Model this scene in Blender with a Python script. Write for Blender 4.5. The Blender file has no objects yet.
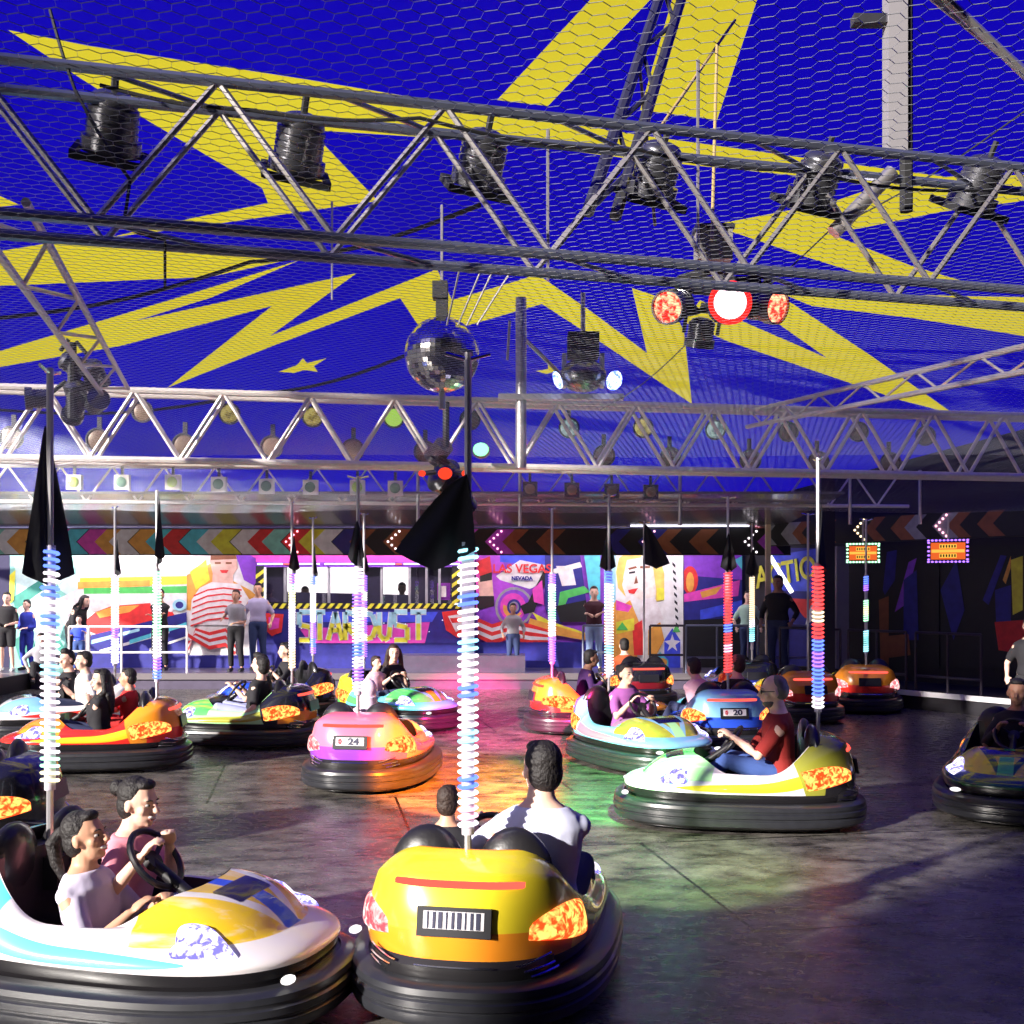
import bpy, math, random
import numpy as np
from mathutils import Vector, Matrix, Euler
random.seed(7)
PI = math.pi
SC = bpy.context.scene
COL = SC.collection
# ---------------------------------------------------------------- camera model
F, HOR, EYE = 1100.0, 588.0, 1.95
def P(px, py, d):
    """point in the place seen at a photo pixel, d metres in front of the eye"""
    return Vector(((px-512)/F*d, d, EYE-(py-HOR)/F*d))
def G(px, py, z=0.0):
    d = F*(EYE-z)/(py-HOR)
    return Vector(((px-512)/F*d, d, z))
def XA(px, d): return (px-512)/F*d

# ---------------------------------------------------------------- materials
def _nt(name):
    m = bpy.data.materials.new(name); m.use_nodes = True
    nt = m.node_tree; nt.nodes.clear()
    out = nt.nodes.new('ShaderNodeOutputMaterial')
    return m, nt, out
_mc = {}
def mat(name, col, rough=.5, metal=0., coat=0., noise=0., nscale=8., spec=.5, bump=0.):
    if name in _mc: return _mc[name]
    m, nt, out = _nt(name)
    b = nt.nodes.new('ShaderNodeBsdfPrincipled')
    c = (*col, 1)
    b.inputs['Roughness'].default_value = rough
    b.inputs['Metallic'].default_value = metal
    b.inputs['Coat Weight'].default_value = coat
    b.inputs['Coat Roughness'].default_value = .08
    b.inputs['Specular IOR Level'].default_value = spec
    tc = nt.nodes.new('ShaderNodeTexCoord')
    n = nt.nodes.new('ShaderNodeTexNoise'); n.inputs['Scale'].default_value = nscale; n.inputs['Detail'].default_value = 3
    nt.links.new(tc.outputs['Object'], n.inputs['Vector'])
    mx = nt.nodes.new('ShaderNodeMix'); mx.data_type = 'RGBA'
    k = noise if noise else .06
    mx.inputs[6].default_value = (*[x*(1-k) for x in col], 1)
    mx.inputs[7].default_value = (*[min(1, x*(1+k)) for x in col], 1)
    nt.links.new(n.outputs['Fac'], mx.inputs[0]); nt.links.new(mx.outputs[2], b.inputs['Base Color'])
    if bump:
        bp = nt.nodes.new('ShaderNodeBump'); bp.inputs['Strength'].default_value = bump; bp.inputs['Distance'].default_value = .02
        nt.links.new(n.outputs['Fac'], bp.inputs['Height']); nt.links.new(bp.outputs[0], b.inputs['Normal'])
    nt.links.new(b.outputs[0], out.inputs[0])
    _mc[name] = m
    return m
def emis(name, col, st):
    if name in _mc: return _mc[name]
    m, nt, out = _nt(name)
    e = nt.nodes.new('ShaderNodeEmission'); e.inputs[0].default_value = (*col, 1); e.inputs[1].default_value = st
    nt.links.new(e.outputs[0], out.inputs[0]); _mc[name] = m
    return m
def lens(name, c1, c2, st, scale=30.):
    """lit lens: bulb cells of two colours"""
    if name in _mc: return _mc[name]
    m, nt, out = _nt(name)
    tc = nt.nodes.new('ShaderNodeTexCoord')
    v = nt.nodes.new('ShaderNodeTexNoise'); v.inputs['Scale'].default_value = scale*.55; v.inputs['Distortion'].default_value = .6
    nt.links.new(tc.outputs['Object'], v.inputs['Vector'])
    r = nt.nodes.new('ShaderNodeValToRGB'); r.color_ramp.elements[0].position = .40; r.color_ramp.elements[1].position = .58
    r.color_ramp.elements[0].color = (*c1, 1); r.color_ramp.elements[1].color = (*c2, 1)
    nt.links.new(v.outputs['Fac'], r.inputs[0])
    e = nt.nodes.new('ShaderNodeEmission'); e.inputs[1].default_value = st
    nt.links.new(r.outputs[0], e.inputs[0]); nt.links.new(e.outputs[0], out.inputs[0]); _mc[name] = m
    return m
def paint(name, col):
    return mat('paint_'+name, col, .28, 0, .8, .12, 5.)

BLACK = mat('black_plastic', (.012, .011, .013), .42, 0, .2)
RUBBER = mat('grey_rubber', (.022, .023, .028), .34, 0, .2, .35, 14.)
CHROME = mat('chrome', (.75, .75, .77), .18, 1.)
STEEL = mat('galvanised_steel', (.62, .58, .56), .34, .85, 0, .2, 20.)
DSTEEL = mat('dark_steel', (.10, .10, .12), .35, .7, 0, .2, 20.)
MATBLK = mat('matt_black', (.01, .01, .011), .7)
WHITEM = mat('white_metal', (.8, .78, .8), .4)
VINYL = mat('black_vinyl', (.014, .013, .015), .33, 0, .3, .3, 12., bump=.2)

# ---------------------------------------------------------------- mesh builder
class MB:
    def __init__(s): s.v = []; s.f = []; s.m = []
    def add(s, vs, fs, mi=0):
        o = len(s.v); s.v += [tuple(p) for p in vs]
        s.f += [tuple(i+o for i in f) for f in fs]; s.m += [mi]*len(fs)
        return s
    def box(s, c, size, rot=None, mi=0):
        sx, sy, sz = [a/2 for a in size]; vs = []
        for x in (-sx, sx):
            for y in (-sy, sy):
                for z in (-sz, sz):
                    p = Vector((x, y, z))
                    if rot: p = rot @ p
                    vs.append(p+Vector(c))
        return s.add(vs, [(0,1,3,2),(4,6,7,5),(0,4,5,1),(2,3,7,6),(0,2,6,4),(1,5,7,3)], mi)
    def bbox(s, a, b, mi=0):
        a = Vector(a); b = Vector(b); return s.box((a+b)/2, b-a, None, mi)
    def tube(s, pts, r, n=8, mi=0, closed=False, cap=True):
        pts = [Vector(p) for p in pts]; L = len(pts)
        rs = r if isinstance(r, (list, tuple)) else [r]*L
        up = None; o = len(s.v)
        for i, p in enumerate(pts):
            a = pts[i-1] if (i > 0 or closed) else p
            b = pts[(i+1) % L] if (i < L-1 or closed) else p
            t = (b-a).normalized()
            if up is None:
                up = Vector((0, 0, 1)) if abs(t.z) < .9 else Vector((0, 1, 0))
            x = t.cross(up)
            if x.length < 1e-4: x = t.cross(Vector((1, .1, 0)))
            x.normalize(); y = x.cross(t).normalized(); up = y
            rr = rs[i]; rx, ry = rr if isinstance(rr, tuple) else (rr, rr)
            for k in range(n):
                q = 2*PI*k/n
                s.v.append(tuple(p+x*math.cos(q)*rx+y*math.sin(q)*ry))
        e = L if closed else L-1
        for i in range(e):
            j = (i+1) % L
            for k in range(n):
                k2 = (k+1) % n
                s.f.append((o+i*n+k, o+i*n+k2, o+j*n+k2, o+j*n+k)); s.m.append(mi)
        if not closed and cap:
            s.f.append(tuple(o+k for k in range(n))[::-1]); s.m.append(mi)
            s.f.append(tuple(o+(L-1)*n+k for k in range(n))); s.m.append(mi)
        return s
    def ell(s, c, r, n=14, m=9, rot=None, mi=0):
        c = Vector(c); vs = []; fs = []
        for j in range(1, m):
            a = PI*j/m
            for i in range(n):
                b = 2*PI*i/n
                p = Vector((math.sin(a)*math.cos(b)*r[0], math.sin(a)*math.sin(b)*r[1], math.cos(a)*r[2]))
                if rot: p = rot @ p
                vs.append(c+p)
        t = Vector((0,0,r[2])); bt = Vector((0,0,-r[2]))
        if rot: t = rot @ t; bt = rot @ bt
        vs += [c+t, c+bt]; T = len(vs)-2; B = T+1
        for j in range(m-2):
            for i in range(n):
                i2 = (i+1) % n
                fs.append((j*n+i, (j+1)*n+i, (j+1)*n+i2, j*n+i2))
        for i in range(n):
            i2 = (i+1) % n
            fs.append((T, i, i2)); fs.append((B, (m-2)*n+i2, (m-2)*n+i))
        return s.add(vs, fs, mi)
    def lathe(s, prof, n=20, c=(0,0,0), rot=None, mi=0):
        """prof: list of (radius, z) along local z; first and last closed if radius 0"""
        c = Vector(c); o = len(s.v)
        for (r, z) in prof:
            for k in range(n):
                q = 2*PI*k/n; p = Vector((math.cos(q)*r, math.sin(q)*r, z))
                if rot: p = rot @ p
                s.v.append(tuple(c+p))
        for i in range(len(prof)-1):
            for k in range(n):
                k2 = (k+1) % n
                s.f.append((o+i*n+k, o+i*n+k2, o+(i+1)*n+k2, o+(i+1)*n+k)); s.m.append(mi)
        s.f.append(tuple(o+k for k in range(n))[::-1]); s.m.append(mi)
        e = o+(len(prof)-1)*n
        s.f.append(tuple(e+k for k in range(n))); s.m.append(mi)
        return s
    def poly(s, pts, mi=0):
        return s.add(pts, [tuple(range(len(pts)))], mi)
    def build(s, name, mats, parent=None, smooth=True, loc=None):
        me = bpy.data.meshes.new(name)
        me.from_pydata(s.v, [], s.f)
        if not isinstance(mats, (list, tuple)): mats = [mats]
        for m in mats: me.materials.append(m)
        me.polygons.foreach_set('material_index', s.m)
        if smooth:
            me.polygons.foreach_set('use_smooth', [True]*len(s.f))
            try: me.set_sharp_from_angle(angle=math.radians(38))
            except Exception: pass
        me.update()
        o = bpy.data.objects.new(name, me); COL.objects.link(o)
        if parent: o.parent = parent
        if loc: o.location = loc
        return o
def tag(o, label, cat, group=None, kind=None):
    if label: o['label'] = label
    if cat: o['category'] = cat
    if group: o['group'] = group
    if kind: o['kind'] = kind
    return o
def thing(name, loc, rz, label, cat, group=None):
    o = bpy.data.objects.new(name, None); COL.objects.link(o)
    o.empty_display_size = .1
    o.location = loc; o.rotation_euler = (0, 0, rz)
    return tag(o, label, cat, group)
def struct(o): o['kind'] = 'structure'; return o
def chain(o):
    return [o]+[g for c in o.children for g in chain(c)]
def copy_tree(o, parent=None):
    c = o.copy(); COL.objects.link(c); c.parent = parent
    for ch in list(o.children): copy_tree(ch, c)
    return c
def text_mesh(s, size, depth, m, parent, loc, rot, name='lettering', sx=1., align='CENTER', bold=0.):
    cu = bpy.data.curves.new('t', 'FONT'); cu.body = s; cu.size = size; cu.extrude = depth
    cu.align_x = align; cu.align_y = 'CENTER'; cu.offset = bold
    o = bpy.data.objects.new('t', cu); COL.objects.link(o)
    dg = bpy.context.evaluated_depsgraph_get(); dg.update()
    me = bpy.data.meshes.new_from_object(o.evaluated_get(dg))
    bpy.data.objects.remove(o)
    me.materials.clear(); me.materials.append(m)
    r = bpy.data.objects.new(name, me); COL.objects.link(r)
    r.parent = parent; r.location = loc; r.rotation_euler = rot; r.scale = (sx, 1, 1)
    return r
def remesh(mb, name, m, voxel, parent, sm=3, smooth=True):
    o = mb.build(name, m, None, True)
    md = o.modifiers.new('r', 'REMESH'); md.mode = 'VOXEL'; md.voxel_size = voxel; md.use_smooth_shade = True
    s_ = o.modifiers.new('s', 'SMOOTH'); s_.factor = .5; s_.iterations = sm
    dg = bpy.context.evaluated_depsgraph_get(); dg.update()
    me = bpy.data.meshes.new_from_object(o.evaluated_get(dg))
    o.modifiers.clear(); old = o.data; o.data = me; bpy.data.meshes.remove(old)
    me.polygons.foreach_set('use_smooth', [True]*len(me.polygons))
    if not me.materials:
        me.materials.append(m if not isinstance(m, (list, tuple)) else m[0])
    o.parent = parent
    return o
# ================================================================ SETTING
DECK = mat('purple_grey_deck', (.13, .11, .17), .35, .3, .2, .3, 6.)
AR = math.radians(12.5)          # the arena lies turned against the view
def mat_floor():
    m, nt, out = _nt('floor_steel_plates')
    N = nt.nodes.new; L = nt.links.new
    b = N('ShaderNodeBsdfPrincipled')
    tc = N('ShaderNodeTexCoord'); mp = N('ShaderNodeMapping'); mp.inputs['Rotation'].default_value = (0, 0, -math.radians(10.5))
    mp.inputs['Location'].default_value = (.9, .72, 0)
    L(tc.outputs['Object'], mp.inputs[0])
    br = N('ShaderNodeTexBrick'); br.inputs['Scale'].default_value = 1; br.inputs['Brick Width'].default_value = 3.4
    br.inputs['Row Height'].default_value = 2.2; br.inputs['Mortar Size'].default_value = .012; br.inputs['Mortar Smooth'].default_value = .1
    br.inputs['Color1'].default_value = (1, 1, 1, 1); br.inputs['Color2'].default_value = (.8, .8, .8, 1); br.inputs['Mortar'].default_value = (.03, .03, .03, 1)
    L(mp.outputs[0], br.inputs['Vector'])
    mp2 = N('ShaderNodeMapping'); mp2.inputs['Scale'].default_value = (.9, 1.5, 1); mp2.inputs['Rotation'].default_value = (0, 0, .25)
    L(tc.outputs['Object'], mp2.inputs[0])
    n1 = N('ShaderNodeTexNoise'); n1.inputs['Scale'].default_value = 3.2; n1.inputs['Detail'].default_value = 9; n1.inputs['Roughness'].default_value = .72
    L(mp2.outputs[0], n1.inputs['Vector'])
    n2 = N('ShaderNodeTexNoise'); n2.inputs['Scale'].default_value = 9; n2.inputs['Detail'].default_value = 6; n2.inputs['Roughness'].default_value = .8
    L(mp2.outputs[0], n2.inputs['Vector'])
    r = N('ShaderNodeValToRGB'); e = r.color_ramp.elements
    e[0].position = .36; e[0].color = (.018, .016, .017, 1); e[1].position = .62; e[1].color = (.26, .24, .215, 1)
    L(n1.outputs['Fac'], r.inputs[0])
    mul = N('ShaderNodeMix'); mul.data_type = 'RGBA'; mul.blend_type = 'MULTIPLY'; mul.inputs[0].default_value = 1
    L(r.outputs[0], mul.inputs[6]); L(br.outputs['Color'], mul.inputs[7]); L(mul.outputs[2], b.inputs['Base Color'])
    mr = N('ShaderNodeMapRange'); mr.inputs[1].default_value = .35; mr.inputs[2].default_value = .7; mr.inputs[3].default_value = .16; mr.inputs[4].default_value = .5
    L(n2.outputs['Fac'], mr.inputs[0]); L(mr.outputs[0], b.inputs['Roughness'])
    b.inputs['Metallic'].default_value = .12
    bp = N('ShaderNodeBump'); bp.inputs['Strength'].default_value = .22; bp.inputs['Distance'].default_value = .02
    L(n2.outputs['Fac'], bp.inputs['Height']); L(bp.outputs[0], b.inputs['Normal'])
    L(b.outputs[0], out.inputs[0])
    return m
fl = MB(); fl.bbox((-26, -6, -.1), (22, 30, 0))
struct(fl.build('floor', mat_floor(), None, False))

# ---- tent roof: one printed tarpaulin (blue with yellow bolts), daylight shines through it
def mat_tarp(name, col, trans):
    m, nt, out = _nt(name); N = nt.nodes.new; L = nt.links.new
    tc = N('ShaderNodeTexCoord')
    n = N('ShaderNodeTexNoise'); n.inputs['Scale'].default_value = .35; n.inputs['Detail'].default_value = 4
    L(tc.outputs['Object'], n.inputs['Vector'])
    mx = N('ShaderNodeMix'); mx.data_type = 'RGBA'
    mx.inputs[6].default_value = (*[c*.82 for c in col], 1); mx.inputs[7].default_value = (*[min(1, c*1.12) for c in col], 1)
    L(n.outputs['Fac'], mx.inputs[0])
    d = N('ShaderNodeBsdfDiffuse'); t = N('ShaderNodeBsdfTranslucent')
    L(mx.outputs[2], d.inputs[0]); L(mx.outputs[2], t.inputs[0])
    g = N('ShaderNodeBsdfGlossy'); g.inputs['Roughness'].default_value = .35
    a = N('ShaderNodeMixShader'); a.inputs[0].default_value = trans; L(d.outputs[0], a.inputs[1]); L(t.outputs[0], a.inputs[2])
    c = N('ShaderNodeMixShader'); c.inputs[0].default_value = .006; L(a.outputs[0], c.inputs[1]); L(g.outputs[0], c.inputs[2])
    L(c.outputs[0], out.inputs[0])
    return m
TARP_BLUE = mat_tarp('tarp_blue', (.008, .003, .66), .85)
TARP_YEL = mat_tarp('tarp_yellow', (1.0, .84, .05), .88)
RA, RB = 7.62, .17               # roof height = RA - RB*y
def roof(px, py, off=0.):
    s = (HOR-py)/F; y = (RA-off-EYE)/(s+RB)
    return Vector(((px-512)/F*y, y, EYE+s*y))
tp = MB()
nx, ny = 24, 20
def rz(x, y): return RA-RB*y
BOLTS = [
 [(8,30),(90,46),(310,80),(560,122),(640,135),(820,160),(1060,192),(1060,204),(800,176),(640,160),(500,142),(310,130),(378,201),(180,229),(112,237),(178,221),(268,203),(262,188),(150,122),(80,78)],
 [(-60,262),(0,251),(50,243),(145,250),(302,257),(210,277),(0,286),(-60,292)],
 [(-60,372),(0,351),(170,300),(300,260),(210,298),(135,321),(250,296),(357,273),(270,336),(437,269),(452,300),(520,280),(537,274),(592,312),(647,353),(632,288),(668,300),(684,331),(692,404),(602,343),(542,304),(466,326),(418,325),(400,298),(270,347),(167,388),(272,306),(120,346),(0,367),(-60,386)],
 [(684,322),(700,300),(742,321),(827,358),(770,318),(790,302),(870,355),(954,414),(900,400),(800,366),(727,341)],
 [(780,293),(870,294),(1060,298),(1060,340),(1024,336),(912,318),(812,306)],
 [(712,225),(770,214),(832,202),(902,178),(1060,174),(1060,196),(940,212),(862,228),(828,233),(912,266),(1000,292),(880,280),(800,255)],
 [(620,-60),(690,-60),(650,0),(548,106),(497,100),(590,0)],
 [(690,-60),(782,-60),(757,0),(717,120),(640,110),(672,0)],
 [(278,372),(297,365),(303,358),(307,363),(327,358),(314,366),(318,372),(304,370),(294,373)],
 [(536,371),(548,369),(548,365),(557,371),(546,374)],
 [(-300,150),(-60,190),(0,196),(20,205),(-60,212),(-300,190)],
]
from mathutils.geometry import delaunay_2d_cdt
V2 = [Vector((-8.3,1)),Vector((15,1)),Vector((15,22.6)),Vector((-11,22.6)),Vector((-11,16.5)),Vector((-8.3,14))]; F2 = [[0,1,2,3,4,5]]
PG = []
for b in BOLTS:
    q = [roof(x, y).xy for x, y in b]; q = [Vector((min(14.9,max(-8.2 if p.y < 14 else -10.9,p.x)), min(22.5,max(1.1,p.y)))) for p in q]
    PG.append(q); n0 = len(V2); V2 += q; F2.append(list(range(n0, n0+len(q))))
E2 = [(f[i], f[(i+1) % len(f)]) for f in F2 for i in range(len(f))]
def inside(p, q):
    r = False
    for i in range(len(q)):
        a, b = q[i], q[i-1]
        if (a.y > p.y) != (b.y > p.y) and p.x < (b.x-a.x)*(p.y-a.y)/(b.y-a.y)+a.x: r = not r
    return r
vo, eo, fo, _, _, _ = delaunay_2d_cdt(V2, E2, [], 0, 1e-5)
tp.v = [(v.x, v.y, rz(v.x, v.y)) for v in vo]
for f in fo:
    cc = sum((vo[i] for i in f), Vector((0, 0)))/len(f)
    tp.f.append(tuple(f)); tp.m.append(1 if any(inside(cc, q) for q in PG) else 0)
c = tp.build('ceiling', [TARP_BLUE, TARP_YEL], None, False); struct(c)
c['label'] = 'blue tent roof printed with yellow lightning bolts'

# soffit of grey sheeting between the last truss and the fascia
GREYSHEET = mat('grey_sheeting', (.16, .15, .17), .25, .1, .3, .5, 3., bump=.3)
so = MB(); so.add([(-13,17.2,3.42),(5.2,17.2,3.42),(5.2,21.2,3.13),(-13,21.2,3.13),(-13,17.2,3.46),(5.2,17.2,3.46),(5.2,21.2,3.17),(-13,21.2,3.17)],
  [(0,1,2,3),(4,7,6,5),(0,4,5,1),(1,5,6,2),(2,6,7,3),(3,7,4,0)])
o = struct(so.build('trim_1', GREYSHEET, None, False)); o['label'] = 'grey sheeting soffit above the back fascia'

# back wall with window holes of the cash booth
YB = 22.9
def W(px, py, y=YB): p = P(px, py, y); return (p.x, p.z)
NAVY = mat('navy_board', (.010, .006, .06), .5)
BLKW = mat('black_board', (.012, .01, .016), .6)
wb = MB()
def wallrect(mb, x0, z0, x1, z1, y=YB, th=.12, mi=0):
    mb.bbox((x0, y, z0), (x1, y+th, z1), mi)
bx0, bz0 = W(262, 606); bx1, bz1 = W(462, 566)
wallrect(wb, -10.9, .3, bx0, 4.2); wallrect(wb, bx1, .3, 4.85, 4.2)
wallrect(wb, bx0, .3, bx1, bz0); wallrect(wb, bx0, bz1, bx1, 4.2)
o = struct(wb.build('wall_back', NAVY, None, False))
# right wall, turned towards the viewer
RW0 = Vector((4.85, 22.9, 0)); RD = Vector((.588, -.809, 0)).normalized(); RN = Vector((-.809, -.588, 0)).normalized()
def RWp(t, z, off=0.): return RW0+RD*t+RN*off+Vector((0, 0, z))
def rquad(mb, t0, z0, t1, z1, off, mi=0, th=.1):
    a = [RWp(t0,z0,off),RWp(t1,z0,off),RWp(t1,z1,off),RWp(t0,z1,off)]
    b = [RWp(t0,z0,off-th),RWp(t1,z0,off-th),RWp(t1,z1,off-th),RWp(t0,z1,off-th)]
    mb.add(a+b, [(0,1,2,3),(4,7,6,5),(0,4,5,1),(1,5,6,2),(2,6,7,3),(3,7,4,0)], mi)
def rwt(px):
    """distance along the right wall seen at a pixel column"""
    k = (px-512)/F
    return (k*22.9-4.85)/(.588+.809*k)
wr = MB(); rquad(wr, 0, .0, 24, 7.8, 0)
struct(wr.build('wall_right', BLKW, None, False))
wf = MB(); wf.bbox((-2.5, -6, 0), (19.5, -5.9, 8)); wf.bbox((19.4, -6, 0), (19.5, 4, 8)); wf.bbox((-2.5, -6, 8), (19.5, 1.5, 8.1))
struct(wf.build('sky_block_front', BLKW, None, False))  # unseen boards behind the viewer, put in to keep skylight out
wl = MB(); wl.bbox((-8.5, -12, 0), (-8.3, -2.7, 6.6)); struct(wl.build('sun_block_left', BLKW, None, False))  # unseen wall added to keep low sun off the right foreground
vl = MB(); vl.bbox((-8.42, -2.7, 5.2), (-8.3, 5.0, 6.6)); struct(vl.build('sun_block_valance', NAVY, None, False))  # unseen valance added to shade the floor further right
bf = MB(); bf.bbox((-9.5, 23.04, 0), (.5, 24.8, .3)); struct(bf.build('trim_9', DECK, None, False))
bd = thing('window_backing', (-3, 42, 0), 0, 'added bright white building seen through the cash booth windows', 'backing')  # block added outside so the booth windows show bright
MB().bbox((-16, 0, 0), (12, 6, 7)).build('wall', mat('white_render', (.9,.86,.86), .8), bd, False)
MB().bbox((-16.3, -.3, 7), (12.3, 6.3, 7.4)).build('roof', mat('grey_render', (.4,.4,.42), .8), bd, False)
# gangway platforms
DECK = mat('purple_grey_deck', (.13, .11, .17), .35, .3, .2, .3, 6.)
pb = MB(); pb.bbox((-13, 21.2, 0), (6.2, 23.0, .30)); 
struct(pb.build('trim_2', DECK, None, False))
pb = MB(); pb.bbox((-13, 21.14, .19), (6.3, 21.2, .31)); struct(pb.build('trim_3', mat('grey_edge', (.25,.22,.24), .35, .4), None, False))
pr = MB(); rquad(pr, 1.2, 0, 22, .28, 1.75, 0, 1.75); struct(pr.build('trim_4', BLKW, None, False))
pr = MB(); rquad(pr, 2.2, .22, 22, .3, 1.80, 0, .06); struct(pr.build('trim_5', WHITEM, None, False))
pl_ = MB(); pl_.bbox((-14, 3, 0), (-9.35, 21.2, .30)); struct(pl_.build('trim_6', DECK, None, False))
pl_ = MB(); pl_.bbox((-9.35, 3, .0), (-9.28, 21.2, .31)); struct(pl_.build('trim_7', BLKW, None, False))

# ---- wire mesh ceiling that feeds the poles
MZ = 3.03
def wire_mesh():
    s = .026; ca, sa = math.cos(.30), math.sin(.30)
    E = []
    for (dn, df, k) in ((1.2, 9.0, 1.), (9.0, 15.5, 2.)):
        ss = s*k; px_ = math.sqrt(3)*ss; py_ = 1.5*ss
        R = 14.0
        ni = int(2*R/px_); nj = int(2*R/py_)
        I, J = np.meshgrid(np.arange(ni), np.arange(nj), indexing='ij')
        I = I.ravel(); J = J.ravel()
        x0 = -R+(I+.5*(J % 2))*px_; y0 = -R+J*py_
        A = np.stack([x0-px_/2, y0+ss*.25], 1); B = np.stack([x0, y0-ss*.25], 1); C = np.stack([x0+px_/2, y0+ss*.25], 1); D = np.stack([x0-px_/2, y0+ss*1.25], 1)
        for (u, v) in ((A, B), (B, C), (A, D)):
            e = np.concatenate([u, v], 1)
            m = (e[:, [0, 2]].mean(1), e[:, [1, 3]].mean(1))
            X = m[0]*ca-m[1]*sa; Y = m[0]*sa+m[1]*ca+6
            ok = (Y > dn) & (Y < df) & (np.abs(X) < .55*Y+.9) & (X > -8.5)
            e = e[ok]
            U = np.stack([e[:,0]*ca-e[:,1]*sa, e[:,0]*sa+e[:,1]*ca+6], 1); V = np.stack([e[:,2]*ca-e[:,3]*sa, e[:,2]*sa+e[:,3]*ca+6], 1)
            E.append((U, V,   .0009*(1 if k == 1 else .7)*(.32 if u is A and v is D else 1)))
    vs = []; fs = []; o = 0
    for U, V, r in E:
        n = len(U); d = V-U; L = np.linalg.norm(d, axis=1, keepdims=True); d = d/L; nrm = np.stack([-d[:,1], d[:,0]], 1)
        sag = lambda Q: .025*np.sin(Q[:,0]*1.3+.4)*np.sin(Q[:,1]*1.1)
        q = []
        for Q in (U, V):
            for (a, b) in ((1, 0), (-1, 0), (0, -1.5)):
                q.append(np.concatenate([Q+nrm*a*r, (MZ+sag(Q)+b*r)[:, None]], 1))
        vs.append(np.stack(q, 1).reshape(-1, 3))
        base = o+np.arange(n)[:, None]*6
        for f in ((0, 1, 4, 3), (1, 2, 5, 4), (2, 0, 3, 5)):
            fs.append(base+np.array(f)[None])
        o += n*6
    vs = np.concatenate(vs); fs = np.concatenate(fs)
    me = bpy.data.meshes.new('wire_netting')
    me.vertices.add(len(vs)); me.vertices.foreach_set('co', vs.ravel().astype(np.float32))
    me.loops.add(fs.size); me.loops.foreach_set('vertex_index', fs.ravel().astype(np.int32))
    me.polygons.add(len(fs)); me.polygons.foreach_set('loop_start', np.arange(0, fs.size, 4, dtype=np.int32))
    me.update(calc_edges=True)
    me.materials.append(mat('bright_wire', (.62, .64, .72), .3, .8))
    ob = bpy.data.objects.new('wire_netting', me); COL.objects.link(ob)
    tag(ob, 'hexagonal wire netting stretched under the trusses across the whole arena', 'netting', kind='stuff')
wire_mesh()

# ================================================================ TRUSSES
def truss(name, a, b, zb, zt, width, pitch, label, rc=.026, rb=.013, m=STEEL, double=True, cat='truss'):
    a = Vector((a[0], a[1], 0)); b = Vector((b[0], b[1], 0)); d = (b-a).normalized(); nr = Vector((-d.y, d.x, 0))
    t = thing(name, (*a.xy, zb), 0, label, cat)
    T = lambda p: p-Vector((a.x, a.y, zb))
    L = (b-a).length
    for w in ((0, width) if double else (0,)):
        for z in (zb, zt):
            MB().tube([T(a+nr*w+Vector((0,0,z))), T(b+nr*w+Vector((0,0,z)))], rc, 8).build('chord', m, t)
    k = int(L/(pitch/2))
    for w in ((0, width) if double else (0,)):
        for i in range(k):
            z0, z1 = (zb, zt) if i % 2 == 0 else (zt, zb)
            p = a+d*(i*pitch/2)+nr*w; q = a+d*((i+1)*pitch/2)+nr*w
            MB().tube([T(p+Vector((0,0,z0))), T(q+Vector((0,0,z1)))], rb, 6).build('brace', STEEL if name == 'lighting_truss' else m, t)  # paler steel on the front truss braces paints in their sunlit look
    if double:
        for i in range(0, k, 2):
            for z in (zb, zt):
                p = a+d*(i*pitch/2)+Vector((0,0,z)); q = a+d*((i+1.)*pitch/2)+nr*width+Vector((0,0,z))
                MB().tube([T(p), T(q)], rb*.8, 6).build('cross_brace', m, t)
    return t
dA = Vector((3.97, .98, 0)).normalized()
A0 = Vector((-1.76, 3.78, 0))-dA*1.35; A1 = A0+dA*9.0
truss('lighting_truss', A0, A1, 3.24, 3.77, .25, .83, 'large grey box truss nearest the viewer carrying six black stage lamps', .021, .012, mat('blue_grey_steel', (.20, .22, .30), .3, .7, 0, .2, 20.))
dB = Vector((XA(1024, 11.8)-XA(0, 10.1), 11.8-10.1, 0)).normalized()
B0 = Vector((XA(0, 10.1), 10.1, 0))-dB*1.65; B1 = B0+dB*17
truss('middle_truss', B0, B1, 3.15, 3.80, .26, .81, 'long pale zigzag truss across the middle behind the mirror ball', .032, .02, mat('pale_steel', (.85, .76, .70), .4, .35, 0, .2, 20.))
C0 = Vector((-11.5, 17.0, 0)); C1 = Vector((6.6, 18.3, 0))
truss('rear_truss', C0, C1, 3.31, 3.87, .26, .80, 'farthest zigzag truss in front of the grey soffit', .03, .018, mat('pale_steel', (.85, .76, .70), .4, .35), False)
# sloping members between the trusses and the roof
def beam(pts, r, label, name='roof_strut', m=STEEL):
    mb = MB(); p0 = Vector(pts[0][0])
    for a, b in pts: mb.tube([Vector(a)-p0, Vector(b)-p0], r, 8)
    o = mb.build(name, m, None, loc=p0); return tag(o, label, 'strut')
def latt(a, b, off, n, label, r=.02, rb=.01, m=STEEL, name='roof_rafter'):
    a = Vector(a); b = Vector(b); off = Vector(off)
    t = thing(name, a, 0, label, 'rafter')
    MB().tube([Vector(), b-a], r, 8).build('chord', m, t)
    MB().tube([off, b-a+off], r, 8).build('chord', m, t)
    for i in range(n):
        p = (b-a)*(i/n); q = (b-a)*((i+1)/n)
        p2 = p if i % 2 == 0 else p+off; q2 = q+off if i % 2 == 0 else q
        MB().tube([p2, q2], rb, 6).build('brace', m, t)
    return t
latt(P(588,212,4.6), P(672,-40,6.2), (.12,.05,0), 7, 'steep dark rafter rising from the front truss between the two yellow bolts', .028, .012, DSTEEL)
latt(P(-30,215,4.3), P(105,398,9.6), (.13,.2,.12), 9, 'rafter running from the front truss back to the cluster of black lamps on the left', .02, .012)
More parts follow.
